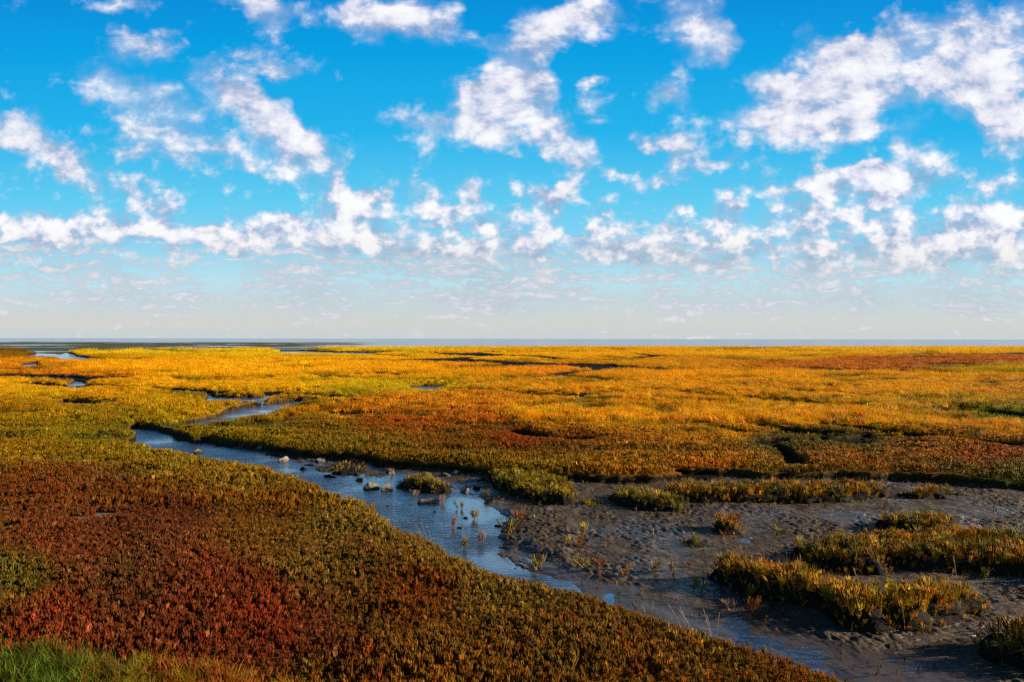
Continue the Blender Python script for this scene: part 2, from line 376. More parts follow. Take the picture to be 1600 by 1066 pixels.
def water_mat(name, deep, bump, scale, stretch, rough, refl, tint=(0.60, 0.84, 1.0, 1)):
    m_, N = new_mat(name)
    P = N.n('ShaderNodeNewGeometry').outputs['Position']
    mp = N.n('ShaderNodeMapping', {0: P, 2: (0, 0, R(18)), 3: (scale, scale * stretch, 1)}).outputs[0]
    n1 = N.n('ShaderNodeTexNoise', {'Vector': mp, 'Scale': 1.0, 'Detail': 4.0, 'Roughness': 0.6, 'Distortion': 0.5}).outputs[0]
    calm = N.n('ShaderNodeTexNoise', {'Vector': P, 'Scale': 0.35, 'Detail': 2.0}).outputs[0]
    bs = N.n('ShaderNodeMapRange', {0: calm, 1: 0.40, 2: 0.60, 3: 0.12, 4: 1.0}).outputs[0]
    bp = N.n('ShaderNodeBump', {'Strength': bs, 'Distance': bump, 'Height': n1}).outputs[0]
    p = N.n('ShaderNodeBsdfPrincipled', {'Base Color': (*deep, 1), 'Roughness': rough, 'IOR': 1.33, 'Normal': bp})
    gl = N.n('ShaderNodeBsdfGlossy', {'Color': tint, 'Roughness': rough, 'Normal': bp})
    lw = N.n('ShaderNodeLayerWeight', {0: 0.5}).outputs['Facing']
    mx = N.n('ShaderNodeMixShader', {0: N.m('MULTIPLY', lw, refl), 1: p.outputs[0], 2: gl.outputs[0]})
    N.n('ShaderNodeOutputMaterial', {0: mx.outputs[0]})
    return m_
M_creek = water_mat("creek_water", (0.030, 0.034, 0.036), 0.06, 3.6, 3.0, 0.04, 0.40)
M_sea = water_mat("sea_water", (0.06, 0.085, 0.13), 0.10, 0.12, 3.0, 0.16, 0.12, (0.95, 0.97, 1.0, 1))

# ================================================================== the lie of the land (traced at pixels, then set out in metres)
creek_pts = [gp(a, b, 0.38) for a, b in  # near bank, seen over the tops of its plants
  [(205, 683), (240, 701), (290, 706), (340, 713), (395, 721), (430, 729), (470, 740), (497, 750), (512, 760), (560, 772), (588, 783),
   (594, 800), (612, 810), (640, 822), (665, 832), (690, 845), (712, 856), (744, 870), (800, 891), (886, 906), (965, 929), (1058, 963), (1127, 985), (1212, 1005), (1300, 1035), (1356, 1057), (1395, 1074), (1480, 1112), (1600, 1180)]]
creek_pts += [gp(1900, 1400), gp(2900, 1100), gp(2600, 850), gp(2000, 790)]
creek_pts += [gp(a, b + (3 if a < 1000 else 0), 0.0) for a, b in   # far bank, seen at its foot
  [(1600, 767), (1500, 759), (1400, 752), (1300, 751), (1215, 750), (1150, 746), (1080, 752), (1000, 758), (930, 753), (860, 750), (800, 746), (740, 740),
   (680, 733), (620, 727), (560, 720), (500, 714), (450, 709), (400, 701), (350, 695), (310, 689), (275, 681), (250, 671), (225, 664), (208, 668)]]
creek = np.array(creek_pts)
def pool(pts, zn=0.28):
    m_ = sum(b for a, b in pts) / len(pts)
    return np.array([gp(a, b, zn if b > m_ else 0.0) for a, b in pts])
side_a = pool([(288, 656), (300, 650), (330, 646), (362, 643), (400, 634), (440, 628), (498, 627), (494, 633), (450, 641), (420, 649), (380, 654), (340, 660), (305, 664)])
side_b = pool([(318, 626), (325, 618), (345, 621), (400, 622), (414, 617), (428, 621), (400, 627), (340, 629)])
pools = [pool(p) for p in [
  [(104, 601), (125, 597), (134, 602), (128, 611), (112, 609)],
  [(86, 632), (110, 629), (150, 634), (152, 638), (110, 637)],
  [(38, 571), (60, 568), (62, 573), (42, 574)],
  [(-60, 545), (0, 543), (60, 546), (110, 547.5), (112, 545), (104, 552), (120, 556), (168, 562), (172, 565), (110, 566), (86, 560), (50, 560), (40, 556), (60, 552), (20, 549), (-60, 549)],
  [(436, 551), (466, 549), (520, 551), (600, 552), (590, 554), (500, 554), (440, 554)],
  [(640, 607), (665, 604), (700, 603), (690, 608), (665, 612), (650, 612)],
  [(300, 549), (330, 547), (370, 548), (330, 550)],
]]
trench = []   # open dark channels: points, half width in metres
def tr(pts, T):
    """a channel seen as a dark line T pixels thick: its far bank stands at the traced line"""
    P_ = []; W_ = []
    for a, b in pts:
        x_, y_ = gp(a, b, 0.12); g_ = (0.10 + T * y_ / F) * y_ / 3.6
        P_.append((x_ * (y_ - g_ / 2) / y_, y_ - g_ / 2)); W_.append(g_ / 2)
    trench.append((np.array(P_), np.array(W_)))
tr([(495, 629), (560, 620), (650, 608), (700, 603), (780, 596), (860, 588), (930, 580), (990, 576)], 0.3)
tr([(690, 563), (760, 566), (830, 568), (900, 569), (960, 575), (1070, 577)], 3.0)
tr([(700, 553), (760, 556), (800, 558)], 1.5)
tr([(1310, 578), (1360, 578), (1430, 580), (1490, 582)], 3.0)
tr([(1535, 583), (1600, 585)], 2.0)
tr([(1428, 554), (1480, 553), (1530, 553)], 1.5)
tr([(0, 587), (60, 588), (110, 590), (170, 592)], 2.5)
tr([(130, 602), (200, 607), (290, 611), (360, 614), (420, 613), (500, 618), (560, 620)], 0.7)
tr([(1090, 617), (1180, 623), (1240, 627), (1310, 634)], 2.5)
tr([(1190, 692), (1220, 702), (1235, 715), (1240, 728)], 0.0)
tr([(1200, 688), (1290, 690), (1430, 692)], 3.0)
tr([(1290, 662), (1370, 671), (1460, 680), (1600, 697)], 3.5)
tr([(1500, 640), (1560, 645), (1620, 650)], 3.0)
tr([(1080, 738), (1140, 742), (1190, 747)], 1.0)
tr([(1240, 556), (1340, 558), (1420, 560)], 1.0)
tr([(1090, 548), (1130, 549), (1190, 548)], 1.5)
tr([(790, 550), (900, 549), (1010, 549)], 1.0)
tr([(800, 616), (880, 618), (950, 617)], 1.0)
tr([(800, 676), (860, 684), (900, 688)], 2.0)
tr([(1200, 603), (1300, 606)], 1.0)
tr([(990, 628), (1080, 632), (1130, 633)], 1.0)
tr([(1330, 618), (1420, 624), (1500, 628)], 1.0)
tr([(1180, 665), (1240, 672), (1300, 676)], 1.5)

_rt = random.Random(8)
for _k in range(26):      # short blind side channels all over the marsh
    a0 = _rt.uniform(350, 1600) if _k % 4 else _rt.uniform(0, 500); b0 = 553 + 135 * _rt.random() ** 1.6
    if b0 > 610 and a0 < 700: continue
    L0 = _rt.uniform(50, 170); sl = _rt.uniform(-.03, .06)
    tr([(a0, b0), (a0 + L0 * .35, b0 + sl * L0 + _rt.uniform(-1.5, 1.5)), (a0 + L0 * .7, b0 + sl * L0 + _rt.uniform(-1, 2)), (a0 + L0, b0 + sl * L0 * 1.5)], _rt.uniform(0.0, 1.3))
stream_water = gpoly([(150, 660), (250, 660), (300, 676), (420, 700), (560, 716), (690, 736), (760, 745), (775, 765), (755, 790), (800, 812), (800, 845), (775, 868), (800, 884), (890, 910), (900, 940), (560, 900), (400, 800), (150, 720)])
wet_band = gpoly([(780, 860), (850, 868), (890, 892), (960, 915), (1010, 935), (1090, 962), (1180, 978), (1260, 1000), (1380, 1020), (1500, 1045), (1620, 1120), (1500, 1200), (1000, 1000)])
creek_bars = [gpoly(p) for p in [[(560, 716), (680, 733), (770, 748), (770, 775), (740, 768), (690, 752), (610, 735), (540, 727)], [(480, 712), (560, 722), (590, 738), (560, 748), (500, 738), (450, 722)], [(790, 795), (900, 800), (900, 890), (860, 880), (800, 850), (780, 830)], [(560, 733), (600, 733), (620, 745), (600, 752), (565, 748)], [(340, 692), (450, 706), (520, 716), (500, 722), (430, 713), (350, 700)], [(640, 745), (700, 748), (770, 760), (775, 785), (740, 780), (700, 765)], [(430, 704), (560, 720), (690, 738), (750, 748), (760, 758), (700, 748), (560, 728), (470, 714)]]]

# ---- height of the land on a grid that widens with distance
ys = [1.2]
while ys[-1] < 900:
    y0 = ys[-1]
    r = 1.02 if y0 < 7 else 1.0032 if y0 < 24 else 1.0055 if y0 < 60 else 1.008 if y0 < 260 else 1.02
    ys.append(y0 * r)
ys = np.array(ys)
us = np.concatenate([np.linspace(-1.5, -0.8, 90, endpoint=False), np.linspace(-0.8, 0.8, 1150), np.linspace(0.8, 1.5, 91)[1:]])
YY, UU = np.meshgrid(ys, us, indexing='ij')
XX = UU * (YY + 4.0)
shp = XX.shape

def wob(x, y, s, a): return a * fbm(x / s, y / s, 3)
csd = np.full(XX.size, -1e9)
xr, yr = XX.ravel(), YY.ravel()
wamp = np.clip(yr * 0.012, 0.10, 0.8)
wx_ = xr + wamp * fbm(xr / (yr * 0.03 + 0.5), yr / (yr * 0.03 + 0.5), 3)
wy_ = yr + wamp * fbm(xr / (yr * 0.03 + 0.5) + 50, yr / (yr * 0.03 + 0.5), 3)
near_m = yr < 60
csd[near_m] = sdist(wx_[near_m], wy_[near_m], creek)
for pl in [side_a, side_b] + pools:
    lo, hi = pl.min(0), pl.max(0); e = 4 + (hi[1] - lo[1]) * .2
    mk = (xr > lo[0] - e) & (xr < hi[0] + e) & (yr > lo[1] - e) & (yr < hi[1] + e)
    csd[mk] = np.maximum(csd[mk], sdist(wx_[mk], wy_[mk], pl))
csd_w = csd.copy()
for pts, w in trench:
    lo, hi = pts.min(0), pts.max(0); e = 4 + w.max() * 1.5
    mk = (xr > lo[0] - e) & (xr < hi[0] + e) & (yr > lo[1] - e) & (yr < hi[1] + e)
    if mk.any(): csd[mk] = np.maximum(csd[mk], ldist(wx_[mk], wy_[mk], pts, w * (1 + 0.0)))
# seaward edge of the marsh, running obliquely away to the right
edge_pts = [(-1500, 556), (-200, 551), (0, 547), (60, 549), (95, 552), (104, 549), (112, 547.5), (215, 546.5), (300, 547.5), (310, 546.2), (430, 546.0), (436, 547.5), (470, 547), (468, 544.5), (560, 544.3), (700, 543.5), (900, 542.8), (1200, 542.4), (1600, 541.8), (3000, 541.0)]
ex_ = np.array([a for a, b in edge_pts], float); ey_ = np.array([gp(0, b, 0.75)[1] for a, b in edge_pts])
pxg = 800 + F * xr / yr
edge_y = np.interp(pxg, ex_, ey_)
edge_sd = yr - edge_y - 6 * fbm(xr / 25, yr / 25, 3)       # positive on the seaward side
far_flat = sstep(-4, 2, edge_sd)

plateau = 0.235 + 0.05 * fbm(xr / 3.0, yr / 3.0, 3) + 0.10 * fbm(xr / 14.0 + 9, yr / 14.0, 3) * sstep(12, 40, yr) + 0.15 * sstep(60, 200, yr)
# low lip of the dyke foot at the lower left corner
lipv = sdist(xr, yr, gpoly([(-900, 985), (-100, 990), (60, 998), (140, 1008), (230, 1022), (330, 1036), (420, 1052), (520, 1085), (700, 1200), (200, 2000), (-3000, 2000), (-2500, 985)], 0.45))
plateau = plateau + 0.16 * sstep(-0.1, 0.35, lipv + 0.15 * fbm(xr, yr, 2)) + np.clip(7.2 - yr, 0, 6) * 0.12
# creek bed: drained mud on the right, running water on the left and along the near bank
mud = 0.026 + 0.030 * fbm(xr / 1.3, yr / 1.6, 4, 0.6)
a_, b_ = (xr * 0.41 - yr * 0.91), (xr * 0.91 + yr * 0.41)
rip = 1 - 2 * np.abs(fbm(a_ / 0.26, b_ / 0.13, 2, 0.5)); clods = fbm(a_ / 0.16, b_ / 0.09 + 7, 2, 0.6)
relief = (0.012 * rip + 0.014 * clods) * (0.35 + 1.3 * sstep(-.3, .3, fbm(xr / 1.6 + 5, yr / 2.2, 3))) * (yr < 50)
ws_ = np.full(XX.size, -5.0); ws_[near_m] = sdist(wx_[near_m], wy_[near_m], stream_water)
wb_ = np.full(XX.size, -5.0); wb_[near_m] = sdist(wx_[near_m], wy_[near_m], wet_band)
bars = np.full(XX.size, -5.0)
for bpoly in creek_bars: bars[near_m] = np.maximum(bars[near_m], sdist(wx_[near_m], wy_[near_m], bpoly))
mud = mud - 0.085 * sstep(-0.35, 0.45, ws_) - 0.014 * sstep(-0.2, 0.3, wb_) + 0.062 * sstep(-0.15, 0.25, bars + .12 * fbm(xr / .5, yr / .7, 3))
silt = sstep(-0.25, 0.25, wb_ + .25 * fbm(xr / .8, yr / .8, 3))
mud = mud + relief * (1 - 0.85 * silt) * (1 - .8 * sstep(-.2, .4, ws_) * (1 - sstep(-.15, .2, bars)))
mud = np.where(yr > 30, -0.08, mud)
mud = np.where(csd_w < csd - 1e-6, 0.05 + 0.05 * fbm(xr / (yr * .05), yr / (yr * .08), 2), mud)   # trenches are mostly drained
farmud = -0.02 + 0.05 * fbm(xr / 90, yr / 22, 4, 0.6) + 0.10 * sstep(0, 1, fbm(xr / 260 + 4, yr / 60, 2)) * (pxg < 500) * sstep(-5, 30, edge_sd)
farmud = farmud + 0.16 * sstep(620, 440, pxg) * sstep(8, 25, edge_sd) * sstep(600, 500, yr) * (0.35 + fbm(xr / 40, yr / 12, 3))
farmud = farmud + 0.05 * sstep(380, 520, yr) * (0.6 + fbm(xr / 120, yr / 30, 3))
farmud = farmud - 0.6 * sstep(700, 860, yr) - 0.25 * sstep(520, 760, pxg + 60 * fbm(xr / 200, yr / 60, 2))
inside = sstep(-0.10, 0.10 , csd / np.clip(yr * 0.018, 0.7, 3.5))
inland = plateau * (1 - inside) + mud * inside
H = inland * (1 - far_flat) + farmud * far_flat
veg = (1 - sstep(-0.05, 0.08, csd)) * (1 - sstep(-3, 0, edge_sd))

# ---- plant colours by place: (photo x, photo y, colour) of the plants as they are
def C(r_, g_, b_): return np.array(lin(r_, g_, b_))
ZONES = [
 (50, 760, C(144, 76, 30)), (250, 800, C(139, 71, 31)), (420, 780, C(154, 95, 19)), (150, 740, C(144, 79, 30)), (100, 850, C(151, 76, 33)), (350, 900, C(159, 73, 31)), (60, 940, C(168, 71, 33)), (200, 900, C(134, 79, 34)), (30, 905, C(127, 104, 14)),
 (250, 960, C(158, 76, 34)), (400, 960, C(174, 71, 31)), (500, 1000, C(158, 79, 33)), (350, 1000, C(159, 71, 31)), (520, 870, C(159, 114, 29)), (600, 880, C(154, 102, 29)), (640, 900, C(171, 81, 15)), (560, 940, C(150, 95, 26)),
 (700, 1000, C(169, 108, 23)), (700, 1050, C(185, 116, 22)), (850, 960, C(167, 109, 29)), (900, 1020, C(169, 114, 26)), (1000, 1050, C(180, 112, 26)), (1200, 1055, C(185, 119, 19)), (480, 1055, C(159, 106, 21)), (600, 1060, C(170, 95, 19)),
 (550, 800, C(175, 131, 36)), (400, 740, C(175, 128, 32)), (700, 870, C(178, 135, 36)), (800, 920, C(175, 131, 35)), (950, 970, C(178, 125, 32)), (1100, 1010, C(186, 128, 30)), (450, 830, C(159, 104, 20)),
 (20, 700, C(169, 122, 23)), (150, 700, C(175, 131, 23)), (100, 670, C(165, 130, 18)), (200, 650, C(160, 122, 18)), (30, 640, C(170, 120, 14)), (150, 680, C(150, 125, 15)), (280, 700, C(178, 137, 31)),
 (30, 610, C(225, 168, 13)), (60, 598, C(240, 165, 9)), (180, 622, C(225, 157, 9)), (300, 640, C(205, 152, 12)), (50, 575, C(225, 136, 12)), (60, 555, C(150, 92, 20)), (20, 550, C(110, 82, 20)), (110, 585, C(225, 136, 9)),
 (180, 575, C(255, 174, 7)), (300, 580, C(255, 179, 6)), (450, 575, C(255, 184, 7)), (600, 580, C(255, 179, 8)), (500, 600, C(252, 189, 7)), (620, 605, C(225, 183, 12)), (300, 600, C(250, 178, 7)), (560, 610, C(205, 168, 13)), (420, 600, C(250, 180, 8)),
 (150, 552, C(240, 193, 12)), (370, 550, C(235, 193, 14)), (550, 549, C(240, 193, 12)), (700, 555, C(255, 189, 7)), (900, 555, C(255, 184, 7)), (1150, 553, C(255, 186, 6)), (1400, 549, C(255, 193, 6)), (1590, 547, C(250, 189, 8)),
 (330, 620, C(190, 140, 14)), (450, 622, C(190, 135, 14)), (250, 660, C(165, 135, 15)), (400, 665, C(165, 130, 15)), (350, 680, C(160, 128, 14)), (550, 640, C(215, 126, 12)), (650, 630, C(220, 134, 10)), (500, 660, C(170, 120, 14)),
 (750, 620, C(235, 147, 9)), (850, 600, C(245, 168, 8)), (800, 575, C(255, 160, 8)), (900, 620, C(255, 174, 8)), (1000, 650, C(255, 174, 8)), (1100, 655, C(255, 174, 7)), (880, 640, C(255, 174, 9)), (700, 655, C(205, 110, 10)), (630, 660, C(180, 96, 10)),
 (800, 680, C(176, 76, 9)), (700, 690, C(160, 100, 13)), (600, 700, C(169, 120, 23)), (900, 690, C(176, 97, 10)), (950, 700, C(197, 127, 20)), (850, 720, C(176, 133, 24)), (740, 715, C(161, 119, 24)), (560, 690, C(153, 121, 23)), (1000, 720, C(202, 137, 20)), (920, 735, C(192, 128, 23)), (1100, 700, C(233, 150, 19)),
 (1250, 560, C(236, 179, 10)), (1350, 562, C(220, 116, 10)), (1500, 562, C(215, 110, 10)), (1590, 562, C(215, 116, 10)), (1250, 568, C(225, 126, 10)), (1420, 572, C(215, 121, 10)), (1550, 574, C(215, 166, 12)), (1100, 564, C(235, 154, 9)), (1000, 572, C(238, 164, 10)),
 (1250, 585, C(255, 174, 8)), (1100, 590, C(255, 174, 8)), (1400, 598, C(250, 174, 10)), (1530, 605, C(255, 174, 12)), (1590, 600, C(235, 161, 12)), (1300, 610, C(255, 174, 9)), (1100, 610, C(255, 174, 10)), (1200, 625, C(240, 174, 12)),
 (1400, 625, C(230, 168, 12)), (1550, 625, C(224, 164, 12)), (1250, 648, C(255, 174, 9)), (1400, 655, C(246, 172, 12)), (1550, 660, C(251, 164, 10)), (1580, 640, C(160, 157, 18)), (1150, 670, C(251, 172, 9)), (1350, 650, C(255, 174, 10)),
 (1200, 690, C(126, 112, 18)), (1320, 682, C(126, 116, 19)), (1450, 690, C(214, 135, 13)), (1300, 710, C(208, 127, 13)), (1400, 720, C(197, 127, 14)), (1550, 710, C(203, 111, 12)), (1560, 740, C(140, 125, 15)), (1250, 735, C(165, 125, 15)), (1480, 735, C(175, 112, 14)), (1100, 725, C(247, 146, 19)), (1050, 735, C(218, 122, 20)),
]
zx = np.array([z_[0] for z_ in ZONES], float); zy = np.array([z_[1] for z_ in ZONES], float); zc = np.array([z_[2] for z_ in ZONES])
# the zones as places on the ground
zgx, zgy = np.array([gp(a, b, 0.4) for a, b in zip(zx, zy)]).T
def zone_col(x, y):
    # nearness in metres, measured relative to the distance from the sea wall (zones are wide far out)
    x = np.asarray(x); y = np.asarray(y)
    U = x / y; L = np.log(y); ZU = zgx / zgy; ZL = np.log(zgy)
    U = U + 0.035 * fbm(x / (y * .08 + .3), y / (y * .08 + .3), 3); L = L + 0.05 * fbm(x / (y * .08 + .3) + 31, y / (y * .08 + .3), 3)
    out = np.zeros((len(x), 3)); ws = np.zeros(len(x))
    for i in range(len(ZU)):
        d2 = ((U - ZU[i]) / 0.075) ** 2 + ((L - ZL[i]) / 0.13) ** 2
        w = 1.0 / (d2 * d2 + 0.05)
        out += w[:, None] * zc[i]; ws += w
    return out / ws[:, None]

sub = zone_col(xr[::1][veg > 0.02], yr[veg > 0.02]) if True else None
gcol = np.zeros((XX.size, 3)); gcol[veg > 0.02] = sub * 0.55
# greyish algae-green of the tidal flats beyond
flatmix = sstep(-1, 3, edge_sd)
gcol = gcol * (1 - flatmix[:, None]) + np.where((pxg < 600)[:, None] & (yr < 580)[:, None], np.array([[0.15, 0.155, 0.085]]), np.array([[0.30, 0.24, 0.22]])) * flatmix[:, None]
green_flat = flatmix
vegw = np.clip(veg + green_flat * 0.9, 0, 1)
# bare pale mud scrapes among the red glasswort
bare = np.zeros(XX.size)
scrapes = [((130, 804), 0.30, 0.10), ((172, 797), 0.28, 0.08), ((240, 743), 0.25, 0.14), ((165, 720), 0.3, 0.15), ((62, 722), 0.3, 0.15), ((12, 821), 0.16, 0.1), ((232, 720), 0.25, 0.15), ((178, 812), 0.07, 0.05)]
nearb = yr < 30
bare_sd = np.full(XX.size, -1.0)
for (pp, rx, ry) in scrapes:
    cx_, cy_ = gp(*pp, 0.35)
    q = 1 - np.hypot((wx_[nearb] - cx_) / rx, (wy_[nearb] - cy_) / (ry * 2.2))
    bare_sd[nearb] = np.maximum(bare_sd[nearb], q)
bare = sstep(-0.1, 0.25, bare_sd)
vegw = vegw * (1 - bare)
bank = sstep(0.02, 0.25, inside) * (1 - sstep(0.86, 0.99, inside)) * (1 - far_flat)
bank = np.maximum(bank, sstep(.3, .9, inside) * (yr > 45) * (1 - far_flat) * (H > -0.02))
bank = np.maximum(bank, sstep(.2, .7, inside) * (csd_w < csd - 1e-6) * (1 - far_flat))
V = np.stack([xr, yr, H], 1)
terrain = mesh_obj("ground", V, grid_faces(*shp), M_ground, attrs={'veg': vegw, 'gcol': gcol, 'bare': bare, 'bank': bank, 'silt': silt * inside})
tag(terrain, kind='structure')
Hg = H.reshape(shp); Cg = csd.reshape(shp); Eg = edge_sd.reshape(shp); Bg = bare_sd.reshape(shp); Lg = lipv.reshape(shp)

def lookup(A, x, y):
    fi = np.interp(y, ys, np.arange(len(ys))); fj = np.interp(x / (y + 4.0), us, np.arange(len(us)))
    i = np.clip(fi.astype(int), 0, len(ys) - 2); j = np.clip(fj.astype(int), 0, len(us) - 2)
    a, b = fi - i, fj - j
    return (A[i, j] * (1 - a) * (1 - b) + A[i + 1, j] * a * (1 - b) + A[i, j + 1] * (1 - a) * b + A[i + 1, j + 1] * a * b)

# sea bed out to the horizon, under everything
bed = mesh_obj("sea_bed", [(-40000, -200, -0.9), (40000, -200, -0.9), (40000, 40000, -0.9), (-40000, 40000, -0.9)], [(0, 1, 2, 3)], M_bank, smooth=False)
tag(bed, kind='structure')
cw = mesh_obj("creek_water", [(-400, 1, 0), (400, 1, 0), (400, 230, 0), (-400, 230, 0)], [(0, 1, 2, 3)], M_creek, smooth=False)
tag(cw, kind='structure')
sea = mesh_obj("sea", [(-40000, 230, -0.0), (40000, 230, 0), (40000, 40000, 0), (-40000, 40000, 0)], [(0, 1, 2, 3)], M_sea, smooth=False)
tag(sea, kind='structure')

# ================================================================== plants
def tube(path, rad, sides=4):
    """tapered tube along a path; returns verts, triangles"""
    path = np.asarray(path, float); n = len(path)
    vs = []; fs = []
    for i in range(n):
        tdir = path[min(i + 1, n - 1)] - path[max(i - 1, 0)]
        tdir /= np.linalg.norm(tdir) + 1e-9
        a = np.cross(tdir, (0.3, 0.9, 0.1)); a /= np.linalg.norm(a) + 1e-9
        b = np.cross(tdir, a)
        for k in range(sides):
            th = 2 * math.pi * k / sides
            vs.append(path[i] + rad[i] * (a * math.cos(th) + b * math.sin(th)))
    for i in range(n - 1):
        for k in range(sides):
            k2 = (k + 1) % sides
            p, q, r_, s_ = i * sides + k, i * sides + k2, (i + 1) * sides + k2, (i + 1) * sides + k
            fs += [(p, q, r_), (p, r_, s_)]
    tip = len(vs); vs.append(path[-1] + (path[-1] - path[-2]) * 0.25)
    for k in range(sides): fs.append(((n - 1) * sides + k, (n - 1) * sides + (k + 1) % sides, tip))
    return np.array(vs), np.array(fs)
def blade(base, tipv, w, bend, segs=3):
    """grass blade, a folded tapering strip"""
    base = np.asarray(base, float); tipv = np.asarray(tipv, float)
    dv = tipv - base; side = np.cross(dv, (0, 0, 1.0)); side = side / (np.linalg.norm(side) + 1e-9) if np.linalg.norm(side) > 1e-4 else np.array([1.0, 0, 0])
    th = rng.random() * math.pi; side = np.array([math.cos(th), math.sin(th), 0])
    vs = []; fs = []
    for i in range(segs + 1):
        t = i / segs
        c = base + dv * t + np.asarray(bend) * t * t
        ww = w * (1 - t * 0.92)
        vs += [c - side * ww / 2, c + side * ww / 2]
    for i in range(segs):
        a = 2 * i; fs += [(a, a + 1, a + 3), (a, a + 3, a + 2)]
    return np.array(vs), np.array(fs)
def merge(parts):
    vs = []; fs = []; o = 0
    for v_, f_ in parts:
        vs.append(v_); fs.append(f_ + o); o += len(v_)
    return np.concatenate(vs), np.concatenate(fs)

def glasswort(seed, h=0.17, nb=7, r0=0.0065, segs=3, sides=4, spread=0.45):
    """upright jointed succulent: a stem with paired branches that turn up like a candelabra"""
    rr = random.Random(seed); parts = []
    lean = np.array([rr.uniform(-.25, .25), rr.uniform(-.25, .25), 1.0])
    stem = [lean * h * t for t in np.linspace(0, 1, segs + 1)]
    parts.append(tube(stem, np.linspace(r0, r0 * 0.75, segs + 1), sides))
    for k in range(nb):
        t = rr.uniform(0.08, 0.75); b0 = lean * h * t
        an = rr.uniform(0, 2 * math.pi); out = np.array([math.cos(an), math.sin(an), 0])
        L = h * (1.05 - t) * rr.uniform(0.65, 1.0)
        pth = [b0, b0 + out * L * spread * 0.55 + np.array([0, 0, L * 0.35]), b0 + out * L * spread * 0.85 + np.array([0, 0, L * 0.95])]
        parts.append(tube(pth, [r0 * 0.8, r0 * 0.95, r0 * 0.55], sides))
    return merge(parts)
def grass_tuft(seed, h=0.45, n=26, w=0.012, rad=0.14, wind=(-0.05, 0.0), segs=2):
    rr = random.Random(seed); parts = []
    for k in range(n):
        a = rr.uniform(0, 6.283); r_ = rad * math.sqrt(rr.random())
        b0 = (math.cos(a) * r_, math.sin(a) * r_, -0.02)
        hh = h * rr.uniform(0.6, 1.1)
        tp = (b0[0] + rr.uniform(-.25, .25) * hh, b0[1] + rr.uniform(-.25, .25) * hh, hh)
        parts.append(blade(b0, tp, w * rr.uniform(.7, 1.3), (wind[0] + rr.uniform(-.08, .08), wind[1] + rr.uniform(-.08, .08), -0.03 * hh), segs))
    return merge(parts)
def mixed_clump(seed, h=0.28, rad=0.25, n=26):
    """a patch of glasswort as it looks some way off: many upright fleshy stems"""
    rr = random.Random(seed); parts = []
    for k in range(n):
        a = rr.uniform(0, 6.283); r_ = rad * math.sqrt(rr.random())
        hh = h * rr.uniform(0.55, 1.1)
        b0 = np.array([math.cos(a) * r_, math.sin(a) * r_, -0.02])
        tp = b0 + np.array([rr.uniform(-.3, .3) * hh, rr.uniform(-.3, .3) * hh, hh])
        md = (b0 + tp) / 2 + np.array([rr.uniform(-.1, .1) * hh, rr.uniform(-.1, .1) * hh, 0])
        parts.append(tube([b0, md, tp], [.010, .014, .007], 3))
    return merge(parts)

protos = {}
def proto_set(key, maker, n):
    objs = []
    for i in range(n):
        v_, f_ = maker(i)
        objs.append(mesh_obj(key, v_, f_, M_inst, link=False))
    protos[key] = objs
proto_set('glasswort', lambda i: glasswort(i, nb=6 + i % 3, spread=.32), 6)
proto_set('glasswort_coarse', lambda i: glasswort(40 + i, h=0.20, nb=5 + i % 2, r0=0.0095, segs=2, sides=3, spread=.5), 5)
proto_set('glasswort_patch', lambda i: mixed_clump(80 + i), 5)
proto_set('cordgrass', lambda i: grass_tuft(120 + i, 0.42, 26, 0.016, 0.20, (-0.06, 0)), 5)
proto_set('far_cordgrass', lambda i: grass_tuft(150 + i, 0.55, 60, 0.035, 0.75, (-0.06, 0)), 5)
proto_set('far_patch', lambda i: mixed_clump(170 + i, 0.30, 0.70, 44), 4)
proto_set('meadow_grass', lambda i: grass_tuft(190 + i, 0.17, 18, 0.010, 0.10, (0.04, -0.03), 3), 5)

